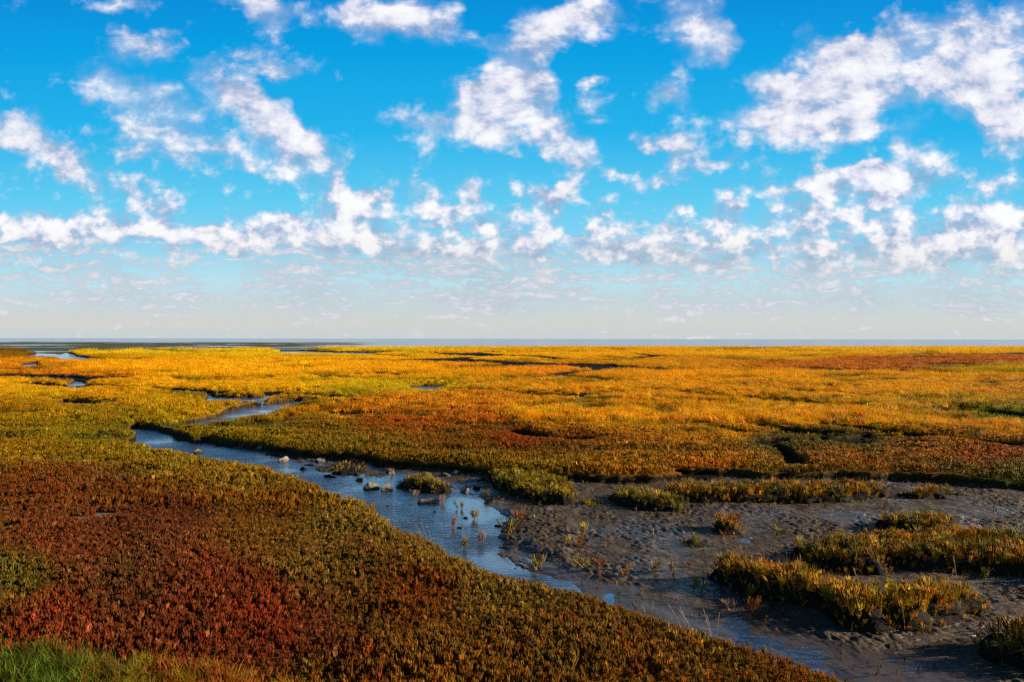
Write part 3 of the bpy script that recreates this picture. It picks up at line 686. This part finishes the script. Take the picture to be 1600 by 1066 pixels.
def scatter(name, key, x, y, z, yaw, tilt, scl, colr, label):
    """points with a plant on each: the uncountable ground cover"""
    n = len(x)
    me = bpy.data.meshes.new(name + "_points")
    me.vertices.add(n); me.vertices.foreach_set('co', np.stack([x, y, z], 1).astype(np.float32).ravel())
    rot = np.stack([tilt * np.cos(yaw * 3.7), tilt * np.sin(yaw * 3.7), yaw], 1).astype(np.float32)
    a = me.attributes.new('rot', 'FLOAT_VECTOR', 'POINT'); a.data.foreach_set('vector', rot.ravel())
    a = me.attributes.new('scl', 'FLOAT', 'POINT'); a.data.foreach_set('value', scl.astype(np.float32))
    a = me.attributes.new('col', 'FLOAT_VECTOR', 'POINT'); a.data.foreach_set('vector', colr.astype(np.float32).ravel())
    k = len(protos[key])
    a = me.attributes.new('kind_index', 'INT', 'POINT'); a.data.foreach_set('value', rng.integers(0, k, n).astype(np.int32))
    ob = bpy.data.objects.new(name, me); col.objects.link(ob); tag(ob, label, None, None, 'stuff')
    ng = bpy.data.node_groups.new(name + "_scatter", 'GeometryNodeTree')
    ng.interface.new_socket("Geometry", in_out='INPUT', socket_type='NodeSocketGeometry')
    ng.interface.new_socket("Geometry", in_out='OUTPUT', socket_type='NodeSocketGeometry')
    nn_, L = ng.nodes, ng.links
    gi_, go_ = nn_.new('NodeGroupInput'), nn_.new('NodeGroupOutput')
    g2i = nn_.new('GeometryNodeGeometryToInstance')
    for po in reversed(protos[key]):
        oi = nn_.new('GeometryNodeObjectInfo'); oi.inputs['Object'].default_value = po
        L.new(oi.outputs['Geometry'], g2i.inputs[0])
    def na(nm, ty):
        q = nn_.new('GeometryNodeInputNamedAttribute'); q.data_type = ty; q.inputs[0].default_value = nm; return q.outputs[0]
    iop = nn_.new('GeometryNodeInstanceOnPoints')
    m2p = nn_.new('GeometryNodeMeshToPoints')
    L.new(gi_.outputs[0], m2p.inputs[0]); L.new(m2p.outputs[0], iop.inputs['Points'])
    L.new(g2i.outputs[0], iop.inputs['Instance'])
    iop.inputs['Pick Instance'].default_value = True
    L.new(na('kind_index', 'INT'), iop.inputs['Instance Index'])
    e2r = nn_.new('FunctionNodeEulerToRotation'); L.new(na('rot', 'FLOAT_VECTOR'), e2r.inputs[0])
    L.new(e2r.outputs[0], iop.inputs['Rotation'])
    L.new(na('scl', 'FLOAT'), iop.inputs['Scale'])
    L.new(iop.outputs[0], go_.inputs[0])
    md = ob.modifiers.new("scatter", 'NODES'); md.node_group = ng
    return ob

UM = 0.80
def pts_in(y0, y1, dens):
    area = UM * ((y1 + 4) ** 2 - (y0 + 4) ** 2)
    n = int(area * dens)
    t = rng.random(n)
    y = np.sqrt((y0 + 4) ** 2 + t * ((y1 + 4) ** 2 - (y0 + 4) ** 2)) - 4
    x = (rng.random(n) * 2 - 1) * UM * (y + 4)
    return x, y

def jitter_col(c, amt=0.28):
    n = len(c)
    b = np.exp(rng.normal(0, amt, n))[:, None]
    h = rng.normal(0, 0.42 * amt, n)[:, None]
    c = c * b * np.concatenate([1 + h * 0.5, 1 - h, 1 - h * .5], 1)
    return np.clip(c, 0.002, 0.95)

PB = 0.76        # plants reflect this share of the colours in ZONES
def field(name, key, y0, y1, dens, s0, s1, label, keep=None, tilt=0.25, bright=1.0, amt=.28, edge=0.04, sat=1.0):
    x, y = pts_in(y0, y1, dens)
    cs = lookup(Cg, x, y); es = lookup(Eg, x, y); bs = lookup(Bg, x, y)
    # sward thins in soft streaks, and along the trenches
    thin = fbm(x / (2.2 + y * .12), y / (1.0 + y * 0.03) + 70, 4, .6)
    ok = (cs < -edge) & (es < -1.0) & (bs < 0.0)
    ok &= rng.random(len(x)) > sstep(0.25, 0.55, thin) * np.clip((y - 12) / 20, 0, .9)
    if keep is not None: ok &= keep(x, y)
    x, y, cs, thin = x[ok], y[ok], cs[ok], thin[ok]
    z = lookup(Hg, x, y) - 0.01
    c = zone_col(x, y)
    gsh = sstep(0.1, 0.5, thin)[:, None] * np.clip((y - 14) / 20, 0, 0.7)[:, None]
    c = c * (1 - gsh) + gsh * np.array([0.16, 0.15, 0.02]) 
    dry = rng.random(len(c)) < (.07 if key.startswith('glasswort') else .03)
    c[dry] = np.clip(c[dry] * np.array([1.45, 1.6, 1.5]) + np.array([.05, .04, .025]), 0, .9)     # dry straw-coloured sprigs
    lum = c @ np.array([.3, .6, .1]); c = lum[:, None] * (1 - sat) + c * sat
    sc_ = s0 + (s1 - s0) * rng.random(len(x)) 
    sc_ = sc_ * (0.55 + 0.45 * sstep(0.0, 0.03 * np.clip(y, 10, 200), -cs))
    sc_ = sc_ * (1 + 0.35 * fbm(x / 1.7, y / 1.7, 3)) * (1 - 0.25 * sstep(0.1, 0.6, thin))
    return scatter(name, key, x, y, z, rng.random(len(x)) * 6.283, rng.normal(0, tilt, len(x)), sc_, jitter_col(c * PB * bright, amt), label)

not_lip = lambda x, y: (lookup(Lg, x, y) < 0.25 * rng.random(len(x)) - .05) | (rng.random(len(x)) < .25 * sstep(80, 260, 800 + F * x / y))
def gold(x, y):      # share of cordgrass among the glasswort rises with distance
    c = zone_col(x, y)
    return sstep(0.22, 0.45, c[:, 1] + 0.08 * fbm(x / 3, y / 3, 2))
field('glasswort_bank', 'glasswort', 5.5, 15, 400, 0.50, 0.98, 'dense rust red and olive glasswort covering the near bank', keep=not_lip, bright=.86, sat=.90)
field('glasswort_sward', 'glasswort_coarse', 15, 30, 145, 0.65, 1.1, 'olive and rust glasswort on both sides of the creek', bright=.88, sat=.95, keep=lambda x, y: lookup(Lg, x, y) < 0)
field('glasswort_marsh', 'glasswort_patch', 30, 62, 11, 0.75, 1.15, 'orange brown glasswort patches across the middle marsh', keep=lambda x, y: rng.random(len(x)) > gold(x, y) * .6, edge=-.05)
field('cordgrass_marsh', 'cordgrass', 24, 70, 13, 0.7, 1.1, 'amber cordgrass scattered over the middle marsh', keep=lambda x, y: rng.random(len(x)) < gold(x, y), edge=-.05, amt=.17)
field('golden_cordgrass', 'far_cordgrass', 65, 175, 3.2, 0.65, 1.1, 'golden yellow cordgrass meadow out to the shore', keep=lambda x, y: rng.random(len(x)) < .15 + gold(x, y), edge=.3, amt=.15, bright=1.05)
field('far_glasswort', 'far_patch', 60, 175, 2.0, 0.8, 1.2, 'red and brown glasswort belts in the far marsh', keep=lambda x, y: rng.random(len(x)) > gold(x, y) * .8, edge=.3, amt=.2)
field('shore_cordgrass', 'far_cordgrass', 175, 400, 0.75, 1.2, 2.0, 'yellow cordgrass fringe along the shore line', edge=.6, amt=.12, bright=1.05)

# green grass at the foot of the dyke, with rusty and yellow weeds toward the right
x, y = pts_in(5.0, 9.6, 260)
ls = lookup(Lg, x, y); ok = (ls > 0) & (rng.random(len(x)) < 0.12 + 0.6 * sstep(-.25, .25, fbm(x / .5, y / .4 + 5, 3)))
x, y = x[ok], y[ok]
pxv = 800 + F * x / y
mixg = sstep(100, 330, pxv + 70 * fbm(x * 1.5, y * 1.5, 2))
cg = np.array([0.085, 0.105, 0.012])[None] * (1 - mixg[:, None]) + mixg[:, None] * np.array([0.24, 0.14, 0.014])[None]
rd = rng.random(len(x)) < mixg * 0.30
cg[rd] = np.array([0.30, 0.07, 0.02])
scatter('green_grass', 'meadow_grass', x, y, lookup(Hg, x, y) - .01, rng.random(len(x)) * 6.283, rng.normal(0, .3, len(x)), 0.6 + 0.7 * rng.random(len(x)), jitter_col(cg, .35), 'lush green grass at the foot of the dyke with yellow and rusty weeds')

# small seedlings and shreds of weed strewn over the drained creek mud
x, y = pts_in(8, 24, 34)
cs = lookup(Cg, x, y); hz = lookup(Hg, x, y); nz_ = fbm(x / 1.2 + 3, y / 1.2, 3)
ok = (cs > 0.1) & (hz > 0.0) & (nz_ > -0.05)
x, y = x[ok], y[ok]
cc = np.where(rng.random(len(x))[:, None] < .5, np.array([[.16, .11, .03]]), np.array([[.22, .09, .03]]))
scatter('mud_seedlings', 'glasswort_coarse', x, y, lookup(Hg, x, y) - .015, rng.random(len(x)) * 6.283, rng.normal(0, .5, len(x)), 0.16 + 0.5 * rng.random(len(x)) ** 3, jitter_col(cc, .3), 'tiny seedlings and weed shreds strewn over the creek mud')

# ---- one merged foliage mesh from many placed sprigs
SPR = [glasswort(300 + i, nb=7, h=0.20, r0=0.0068, segs=2, sides=3) for i in range(6)]
GRS = [grass_tuft(330 + i, 0.32, 9, 0.006, 0.04, (-0.05, -0.02), 2) for i in range(4)]
def foliage(name, parent, pts, nrm, scl, cols, kinds, org):
    vs = []; fs = []; cl = []; o = 0
    for p, nv, s_, c_, kd in zip(pts, nrm, scl, cols, kinds):
        v_, f_ = (SPR if kd == 0 else GRS)[rng.integers(0, 4)]
        a = rng.random() * 6.283; ca, sa = math.cos(a), math.sin(a)
        q = v_ * s_
        q = np.stack([q[:, 0] * ca - q[:, 1] * sa, q[:, 0] * sa + q[:, 1] * ca, q[:, 2]], 1)
        q[:, 0] += q[:, 2] * nv[0]; q[:, 1] += q[:, 2] * nv[1]
        vs.append(q + p - org); fs.append(f_ + o); o += len(v_); cl.append(np.repeat(c_[None], len(v_), 0))
    return mesh_obj(name, np.concatenate(vs), np.concatenate(fs), M_leaf, parent=parent, attrs={'col': np.concatenate(cl)}, smooth=False)

def tussock(outline, h, c0, c1, dens, label, top_h=0.22, grass=0.15, group='marsh tussocks standing in the creek mud', topz=None, stems=0, thin=1.0):
    """outline in photo pixels of the tussock's foot on the mud"""
    pl = gpoly(outline, 0.0)
    cxy = pl.mean(0); org = np.array([cxy[0], cxy[1], 0.0])
    root = empty('marsh_tussock', org, label, 'tussock', group)
    lo, hi = pl.min(0) - .3, pl.max(0) + .3
    st = 0.05 if (hi - lo).max() < 6 else 0.07
    gx, gy = np.meshgrid(np.arange(lo[0], hi[0], st), np.arange(lo[1], hi[1], st), indexing='ij')
    nx, ny = gx.shape
    f1 = gx.ravel() + .16 * fbm(gx.ravel() / .5, gy.ravel() / .5, 3); f2 = gy.ravel() + .16 * fbm(gx.ravel() / .5 + 40, gy.ravel() / .5, 3)
    sd = sdist(f1, f2, pl)
    def hgt(sd_, x_, y_): return -0.12 + (0.12 + h) * sstep(-0.10, 0.10 + h * .35, sd_) * (1 + .25 * fbm(x_ / .35, y_ / .35, 3))
    hz_ = hgt(sd, gx.ravel(), gy.ravel())
    Fq = grid_faces(nx, ny)[:, ::-1]
    keep = (sd[Fq] > -0.14).any(1); Fq = Fq[keep]
    used = np.unique(Fq); remap = np.full(nx * ny, -1); remap[used] = np.arange(len(used))
    Vm = np.stack([gx.ravel(), gy.ravel(), hz_], 1)[used] - org
    mesh_obj('mound', Vm, remap[Fq], M_bank, parent=root)
    n = int((hi[0] - lo[0]) * (hi[1] - lo[1]) * dens)
    px_ = lo[0] + rng.random(n) * (hi[0] - lo[0]); py_ = lo[1] + rng.random(n) * (hi[1] - lo[1])
    g1_ = px_ + .16 * fbm(px_ / .5, py_ / .5, 3); g2_ = py_ + .16 * fbm(px_ / .5 + 40, py_ / .5, 3)
    s_ = sdist(g1_, g2_, pl)
    ok = (s_ > 0.0) & (rng.random(n) < 0.5 + thin * sstep(-.3, .2, fbm(px_ / .4, py_ / .4 + 8, 3)))
    px_, py_, s_ = px_[ok], py_[ok], s_[ok]
    zz = hgt(s_, px_, py_) - .01
    # plants lean outward at the rim
    e = 0.05
    sx = (sdist(px_ + e, py_, pl) - sdist(px_ - e, py_, pl)) / (2 * e); sy = (sdist(px_, py_ + e, pl) - sdist(px_, py_ - e, pl)) / (2 * e)
    ln = 0.35 * (1 - sstep(0, .35, s_))
    nrm = np.stack([-sx * ln + rng.normal(0, .12, len(s_)) - .08, -sy * ln + rng.normal(0, .12, len(s_))], 1)
    mixv = sstep(-.4, .4, fbm(px_ / .7, py_ / .7 + 3, 3))[:, None]
    cols = jitter_col((np.array(c0)[None] * (1 - mixv) + mixv * np.array(c1)[None]) * 1.3, .32)
    kinds = (rng.random(len(s_)) < grass).astype(int)
    scl = (top_h / .225) * (0.6 + .7 * rng.random(len(s_))) * (0.5 + .5 * sstep(0, .3, s_))
    foliage('foliage', root, np.stack([px_, py_, zz], 1), nrm, scl, cols, kinds, org)
    for k in range(stems):
        i = rng.integers(0, len(px_)); L_ = rng.uniform(.35, .55); a = rng.uniform(-.35, -.05)
        b0 = np.array([px_[i], py_[i], zz[i]]) - org
        v_, f_ = tube([b0, b0 + (a * L_ * .4, 0, L_ * .5), b0 + (a * L_, .02, L_)], [.003, .003, .006], 4)
        mesh_obj('stem', v_, f_, M_leaf, parent=root, attrs={'col': np.repeat(np.array([[.42, .26, .10]]), len(v_), 0)})
    return root

OL, OR, GR, RB, YG = (.17, .115, .02), (.36, .175, .025), (.11, .11, .015), (.22, .09, .02), (.25, .17, .025)
tussock([(1118, 902), (1160, 900), (1210, 908), (1260, 918), (1300, 934), (1345, 946), (1400, 944), (1460, 940), (1520, 944), (1545, 952), (1520, 966), (1480, 976), (1440, 986), (1380, 991), (1330, 987), (1300, 968), (1265, 956), (1215, 946), (1160, 934), (1125, 918)],
        0.24, (.30, .18, .02), OR, 260, 'largest long tussock of orange and olive plants with upright straw stems', 0.21, .25, stems=9)
tussock([(1240, 872), (1262, 862), (1300, 856), (1360, 852), (1430, 850), (1500, 846), (1560, 850), (1640, 858), (1780, 880), (1780, 935), (1700, 925), (1600, 905), (1500, 897), (1420, 893), (1380, 900), (1330, 900), (1290, 898), (1255, 890)],
        0.20, OL, OR, 230, 'broad tussock belt reaching the right edge behind the largest tussock', 0.20, .15, stems=3)
tussock([(1362, 822), (1400, 816), (1450, 818), (1500, 826), (1490, 838), (1440, 838), (1390, 834)], 0.16, OL, (.30, .16, .02), 200, 'low dark ridge tussock behind the broad tussock belt', 0.2, .1)
tussock([(1512, 1015), (1550, 1003), (1600, 998), (1700, 1010), (1720, 1060), (1640, 1066), (1600, 1050), (1550, 1042), (1520, 1030)], 0.18, OL, (.22, .11, .02), 190, 'dark olive tussock cut off at the lower right corner', 0.24, .15)
tussock([(1112, 828), (1130, 820), (1155, 822), (1170, 830), (1160, 837), (1135, 838), (1118, 836)], 0.20, RB, OR, 260, 'rounded dome tussock with orange top alone on the mud', 0.18, .1)
tussock([(1062, 851), (1080, 845), (1102, 850), (1100, 858), (1078, 860)], 0.06, GR, OL, 260, 'small green tuft left of the rounded dome tussock', 0.2, .3)
tussock([(1208, 832), (1222, 827), (1240, 832), (1236, 839), (1215, 840)], 0.03, OL, YG, 200, 'small thin tuft right of the rounded dome tussock', 0.18, .4)
tussock([(950, 780), (975, 774), (1010, 778), (1050, 785), (1078, 795), (1060, 803), (1020, 803), (985, 795), (960, 790)], 0.14, YG, OL, 170, 'yellow green tussock tapering left beside the long ribbon tussock', 0.2, .1)
tussock([(1030, 778), (1060, 768), (1150, 768), (1250, 768), (1340, 768), (1385, 772), (1392, 780), (1330, 786), (1250, 787), (1150, 788), (1080, 788), (1045, 786)], 0.16, OL, (.34, .16, .02), 150, 'long ribbon tussock lying in front of the far creek bank', 0.22, .1)
tussock([(1400, 775), (1440, 770), (1490, 769), (1500, 775), (1480, 781), (1430, 781)], 0.10, OL, OR, 170, 'short orange tipped tussock at the right end of the ribbon', 0.2, .1)
tussock([(762, 752), (790, 748), (840, 752), (890, 764), (905, 778), (900, 790), (880, 794), (840, 787), (800, 775), (770, 762)], 0.18, (.24, .16, .02), OL, 170, 'golden olive tussock under the middle of the far bank', 0.2, .1)
tussock([(908, 786), (930, 782), (942, 788), (930, 796), (912, 794)], 0.05, YG, OL, 200, 'little tuft at the right tip of the golden olive tussock', 0.16, .1)
tussock([(624, 760), (640, 752), (680, 757), (704, 768), (700, 774), (665, 770), (635, 767)], 0.15, YG, OL, 200, 'round island tussock standing in the blue stream', 0.17, .1, group='marsh tussocks standing in the stream')
tussock([(514, 742), (525, 724), (545, 720), (572, 726), (576, 738), (562, 744), (540, 744)], 0.05, (.16, .12, .03), (.15, .09, .03), 90, 'flat brown weedy bar in the stream among the stones', 0.11, .05, group='marsh tussocks standing in the stream', thin=.5)

# ---- seedlings standing alone in the water and on the mud
def seedling(px_, py_, s_, c_, label, tall=False):
    x_, y_ = gp(px_, py_, 0.0); org = np.array([x_, y_, max(0.0, float(lookup(Hg, np.array([x_]), np.array([y_]))[0])) - .01])
    s_ *= 1.0; k = 5
    pts = np.repeat(org[None], k, 0) + np.concatenate([rng.normal(0, .035 * s_, (k, 2)), np.zeros((k, 1))], 1)
    root = empty('marsh_seedling', org, label, 'plant', 'seedlings standing alone in the creek')
    foliage('foliage', root, pts, rng.normal(0, .3, (k, 2)), np.full(k, s_) * rng.uniform(.7, 1.1, k), jitter_col(np.repeat(np.array([c_]), k, 0), .2), [0] * k if not tall else [0, 0, 0, 1], org)
PK = (.32, .20, .12); OG = (.28, .20, .04); RS = (.34, .13, .04)
for a in [
 (708, 826, 1.1, PK, 'pale seedling in the blue water beside a small sunk stone'),
 (742, 812, 1.1, OG, 'yellow seedling in the blue water right of the pale one'),
 (720, 796, .9, OG, 'slender hooked seedling in open water below the long dark stone'),
 (650, 775, .8, PK, 'pinkish seedling just in front of the round island tussock'),
 (693, 787, 1.0, PK, 'pinkish seedling touching the tip of the long dark stone'),
 (760, 778, 1.1, OG, 'olive seedling at the left foot of the golden tussock'),
 (797, 838, 1.7, OG, 'tall arching seedling where the water meets the mud'),
 (816, 822, 1.4, RS, 'reddish seedling close behind the tall arching one'),
 (750, 848, 1.1, PK, 'pinkish seedling at the lower end of the blue pool'),
 (725, 858, 1.1, OG, 'yellowish seedling close to the near bank by the pool'),
 (912, 838, 1.3, OG, 'olive seedling amid the ripples of mud'),
 (908, 858, 1.1, RS, 'rust red seedling in front of the olive one on rippled mud'),
 (884, 855, .9, OG, 'small seedling left of the rust red one'),
 (1024, 898, 1.1, OG, 'olive seedling on mud left of the largest tussock'),
 (915, 893, 1.0, OG, 'seedling on the mud beside the near wet channel'),
 (935, 896, .9, RS, 'ruddy seedling right of the one by the wet channel'),
 (977, 905, .9, RS, 'ruddy seedling on mud halfway along the wet channel'),
 (1094, 927, 1.0, OG, 'olive seedling in front of the left end of the largest tussock'),
 (1172, 936, 1.1, YG, 'yellow green seedling below the largest tussock'),
 (1174, 960, 1.2, RS, 'bright rust seedling below the yellow green one'),
 (1142, 956, 1.1, PK, 'pale straw seedling left of the bright rust one'),
 (838, 892, 1.2, OG, 'seedling standing in the wet channel at the near bank'),
 (1052, 895, .8, OG, 'short seedling right of the olive one on the mud'),
 (1535, 905, 1.0, OG, 'seedling on mud near the right edge of the picture'),
 (614, 742, .9, PK, 'pinkish seedling behind the two pale stones'),
 (798, 770, .9, OG, 'seedling in the shade of the golden olive tussock'),
]: seedling(*a)

# tall dead straws leaning out of the near bank over the channel
def straw(px_, py_, L_, lean, label):
    x_, y_ = gp(px_, py_, 0.35)
    z_ = float(lookup(Hg, np.array([x_]), np.array([y_]))[0])
    root = empty('straw_stems', (x_, y_, z_), label, 'grass stems', 'dead straws leaning out of the bank')
    for k in range(4):
        o_ = rng.normal(0, .05, 2); l_ = L_ * rng.uniform(.7, 1.1); le = lean + rng.normal(0, .15)
        v_, f_ = tube([(o_[0], o_[1], 0), (o_[0] + le * l_ * .35, o_[1], l_ * .55), (o_[0] + le * l_, o_[1], l_)], [.0025, .0025, .004], 4)
        mesh_obj('stem', v_, f_, M_leaf, parent=root, attrs={'col': np.repeat(np.array([[.42, .29, .17]]), len(v_), 0)})
for a in [(667, 842, .34, -.35, 'pale dead straws on the near bank beside the blue pool'),
          (1075, 985, .40, -.4, 'dead straws on the near bank opposite the largest tussock'),
          (1115, 995, .42, -.2, 'tallest dead straws on the near bank opposite the largest tussock'),
          (1013, 950, .28, -.1, 'short dead straws on the near bank by the wet channel')]: straw(*a)

# ================================================================== stones
def stone_mat():
    m_, N = new_mat("stone")
    P = N.n('ShaderNodeTexCoord').outputs['Object']
    n1 = N.n('ShaderNodeTexNoise', {'Vector': P, 'Scale': 7.0, 'Detail': 8.0, 'Roughness': 0.7}).outputs[0]
    n2 = N.n('ShaderNodeTexNoise', {'Vector': P, 'Scale': 2.2, 'Detail': 3.0}).outputs[0]
    c = N.ramp(n1, [(0.3, (0.07, 0.05, 0.03)), (0.5, (0.20, 0.145, 0.09)), (0.75, (0.36, 0.27, 0.18))])
    c = N.mixc(N.n('ShaderNodeMapRange', {0: n2, 1: .44, 2: .56, 4: .85}).outputs[0], c, (0.06, 0.045, 0.02))
    wz = N.n('ShaderNodeSeparateXYZ', {0: N.n('ShaderNodeNewGeometry').outputs['Position']}).outputs[2]
    wet = N.n('ShaderNodeMapRange', {0: N.m('MULTIPLY_ADD', n1, -0.06, wz), 1: 0.0, 2: 0.06, 3: 1.0, 4: 0.0}).outputs[0]
    c = N.mixc(wet, c, (0.025, 0.020, 0.012))      # wet and weedy up to the water mark
    bp = N.n('ShaderNodeBump', {'Strength': 0.7, 'Distance': 0.03, 'Height': n1}).outputs[0]
    p = N.n('ShaderNodeBsdfPrincipled', {'Base Color': c, 'Roughness': 0.6, 'Normal': bp})
    N.n('ShaderNodeOutputMaterial', {0: p.outputs[0]})
    return m_
M_stone = stone_mat()
import bmesh
def stone(px_, py_, w, d_, h, yaw, seed, label):
    x_, y_ = gp(px_, py_, 0.0)
    bm = bmesh.new(); bmesh.ops.create_icosphere(bm, subdivisions=4, radius=1.0)
    rr = random.Random(seed); cuts = []
    for k in range(11):
        n_ = Vector((rr.gauss(0, 1), rr.gauss(0, 1), rr.gauss(0.6, .7))).normalized(); cuts.append((n_, rr.uniform(.45, .8)))
    from mathutils import noise as mn
    for v_ in bm.verts:
        c_ = v_.co.copy()
        for n_, dd in cuts:
            e = c_.dot(n_) - dd
            if e > 0: c_ -= n_ * e * .97
        c_ *= 1 + .10 * mn.noise(c_ * 2.5 + Vector((seed, 0, 0))) + .03 * mn.noise(c_ * 8)
        v_.co = Vector((c_.x * w * .72, c_.y * d_ * .7, c_.z * h * .95))
    me = bpy.data.meshes.new('stone'); bm.to_mesh(me); bm.free(); me.materials.append(M_stone)
    for p in me.polygons: p.use_smooth = True
    o = bpy.data.objects.new('stone', me); col.objects.link(o)
    o.location = (x_, y_, -h * .12); o.rotation_euler = (rr.uniform(-.15, .15), rr.uniform(-.15, .15), yaw)
    tag(o, label, 'stone' if 'clod' not in label else 'mud clod', 'stones lying in the stream' if 'clod' not in label else 'mud clods in the stream')
    if 'clod' in label: o.name = 'mud_clod'; me.materials[0] = M_bank
for a in [
 (583, 764, .36, .34, .26, .3, 1, 'upright blocky stone, left of the pair beside the near bank'),
 (603, 766, .36, .32, .22, 1.2, 2, 'pale rounded stone, right of the pair beside the near bank'),
 (675, 786, .52, .30, .20, .2, 3, 'long dark stone pointing right in the middle of the blue pool'),
 (441, 722, .34, .36, .24, .5, 4, 'pale stone with weedy top at the narrow upper stream'),
 (500, 722, .30, .30, .24, 2.2, 5, 'stone with bright right face left of the weedy bar'),
 (487, 728, .46, .25, .12, 0, 6, 'low flat brown stone left of the weedy bar'),
 (711, 742, .34, .30, .20, .8, 7, 'pale stone close under the far bank right of the island'),
 (697, 744, .28, .26, .18, .2, 8, 'dark stone touching the pale one under the far bank'),
 (728, 770, .34, .30, .20, 1.0, 9, 'brown wedge stone between island and golden tussock'),
 (624, 763, .14, .14, .05, 0, 10, 'tiny flat stone left of the island tussock'),
 (405, 704, .26, .28, .26, .4, 11, 'pinkish stump-like stone against the upper far bank'),
 (310, 709, .40, .36, .22, .1, 12, 'dark stone poking out of plants on the upper near bank'),
 (608, 740, .24, .22, .10, .9, 13, 'small reddish stone behind the pair of pale stones'),
 (607, 792, .09, .09, .04, 0, 14, 'pebble alone in the water below the pair of stones'),
 (681, 801, .11, .10, .05, 0, 15, 'pebble in the water below the long dark stone'),
 (720, 826, .13, .11, .05, 0, 16, 'small stone beside the pale seedling in the pool'),
 (729, 810, .13, .10, .05, 0, 17, 'small dark stone left of the yellow seedling'),
 (1212, 985, .07, .07, .05, 0, 18, 'small bright pebble by the wet channel at lower right'),
 (1472, 763, .20, .12, .06, 0, 19, 'pale bluish stone on mud under the far right bank'),
 (780, 823, .14, .12, .09, 0, 20, 'dark clod at the edge of the pool left of the arching seedling'),
]: stone(*a)
for i, (a, b) in enumerate([(424, 706), (466, 718), (513, 746), (476, 735), (588, 728), (640, 727), (662, 722), (676, 734), (752, 752), (744, 764), (700, 762), (560, 752), (530, 716), (765, 786)]):
    stone(a, b, .22 + .1 * (i % 3), .2, .12 + .04 * (i % 2), i * 1.3, 60 + i, 'low dark mud clod breaking the surface of the narrow stream')

# ================================================================== a far white boat on the horizon
def plain(name, rgb, rough=.5):
    m_, N = new_mat(name)
    P = N.n('ShaderNodeTexCoord').outputs['Object']
    n1 = N.n('ShaderNodeTexNoise', {'Vector': P, 'Scale': .8, 'Detail': 4.0}).outputs[0]
    c = N.mixc(N.m('MULTIPLY', n1, .3), rgb, tuple(c_ * .6 for c_ in rgb))
    N.n('ShaderNodeOutputMaterial', {0: N.n('ShaderNodeBsdfPrincipled', {'Base Color': c, 'Roughness': rough}).outputs[0]})
    return m_
bx_, by_ = -735.0, 2000.0
boat = empty('motor_boat', (bx_, by_, 0), 'tiny white boat far out on the sea below the horizon', 'boat')
secs = [(-5, 1.2, .9), (-2, 1.5, 1.0), (2, 1.4, 1.15), (4.5, .8, 1.4), (6, .05, 1.7)]
vb = []
for sx_, hw, hh in secs: vb += [(sx_, -hw, hh), (sx_, -hw * .6, -.2), (sx_, hw * .6, -.2), (sx_, hw, hh)]
fb = []
for i in range(4):
    for k in range(3): fb.append((i * 4 + k, i * 4 + k + 1, i * 4 + k + 5, i * 4 + k + 4))
    fb.append((i * 4 + 3, i * 4, i * 4 + 4, i * 4 + 7))
fb.append((0, 3, 2, 1))
mesh_obj('hull', vb, fb, plain('white_hull', (.85, .85, .85)), parent=boat, smooth=False)
def box(name, x0, x1, y0, y1, z0, z1, m_, parent):
    v_ = [(x0, y0, z0), (x1, y0, z0), (x1, y1, z0), (x0, y1, z0), (x0, y0, z1), (x1, y0, z1), (x1, y1, z1), (x0, y1, z1)]
    return mesh_obj(name, v_, [(0, 3, 2, 1), (4, 5, 6, 7), (0, 1, 5, 4), (1, 2, 6, 5), (2, 3, 7, 6), (3, 0, 4, 7)], m_, parent=parent, smooth=False)
boat.rotation_euler = (0, 0, R(-35))
box('cabin', -2.2, 1.4, -1.0, 1.0, 1.05, 2.9, plain('white_cabin', (.88, .88, .86)), boat)
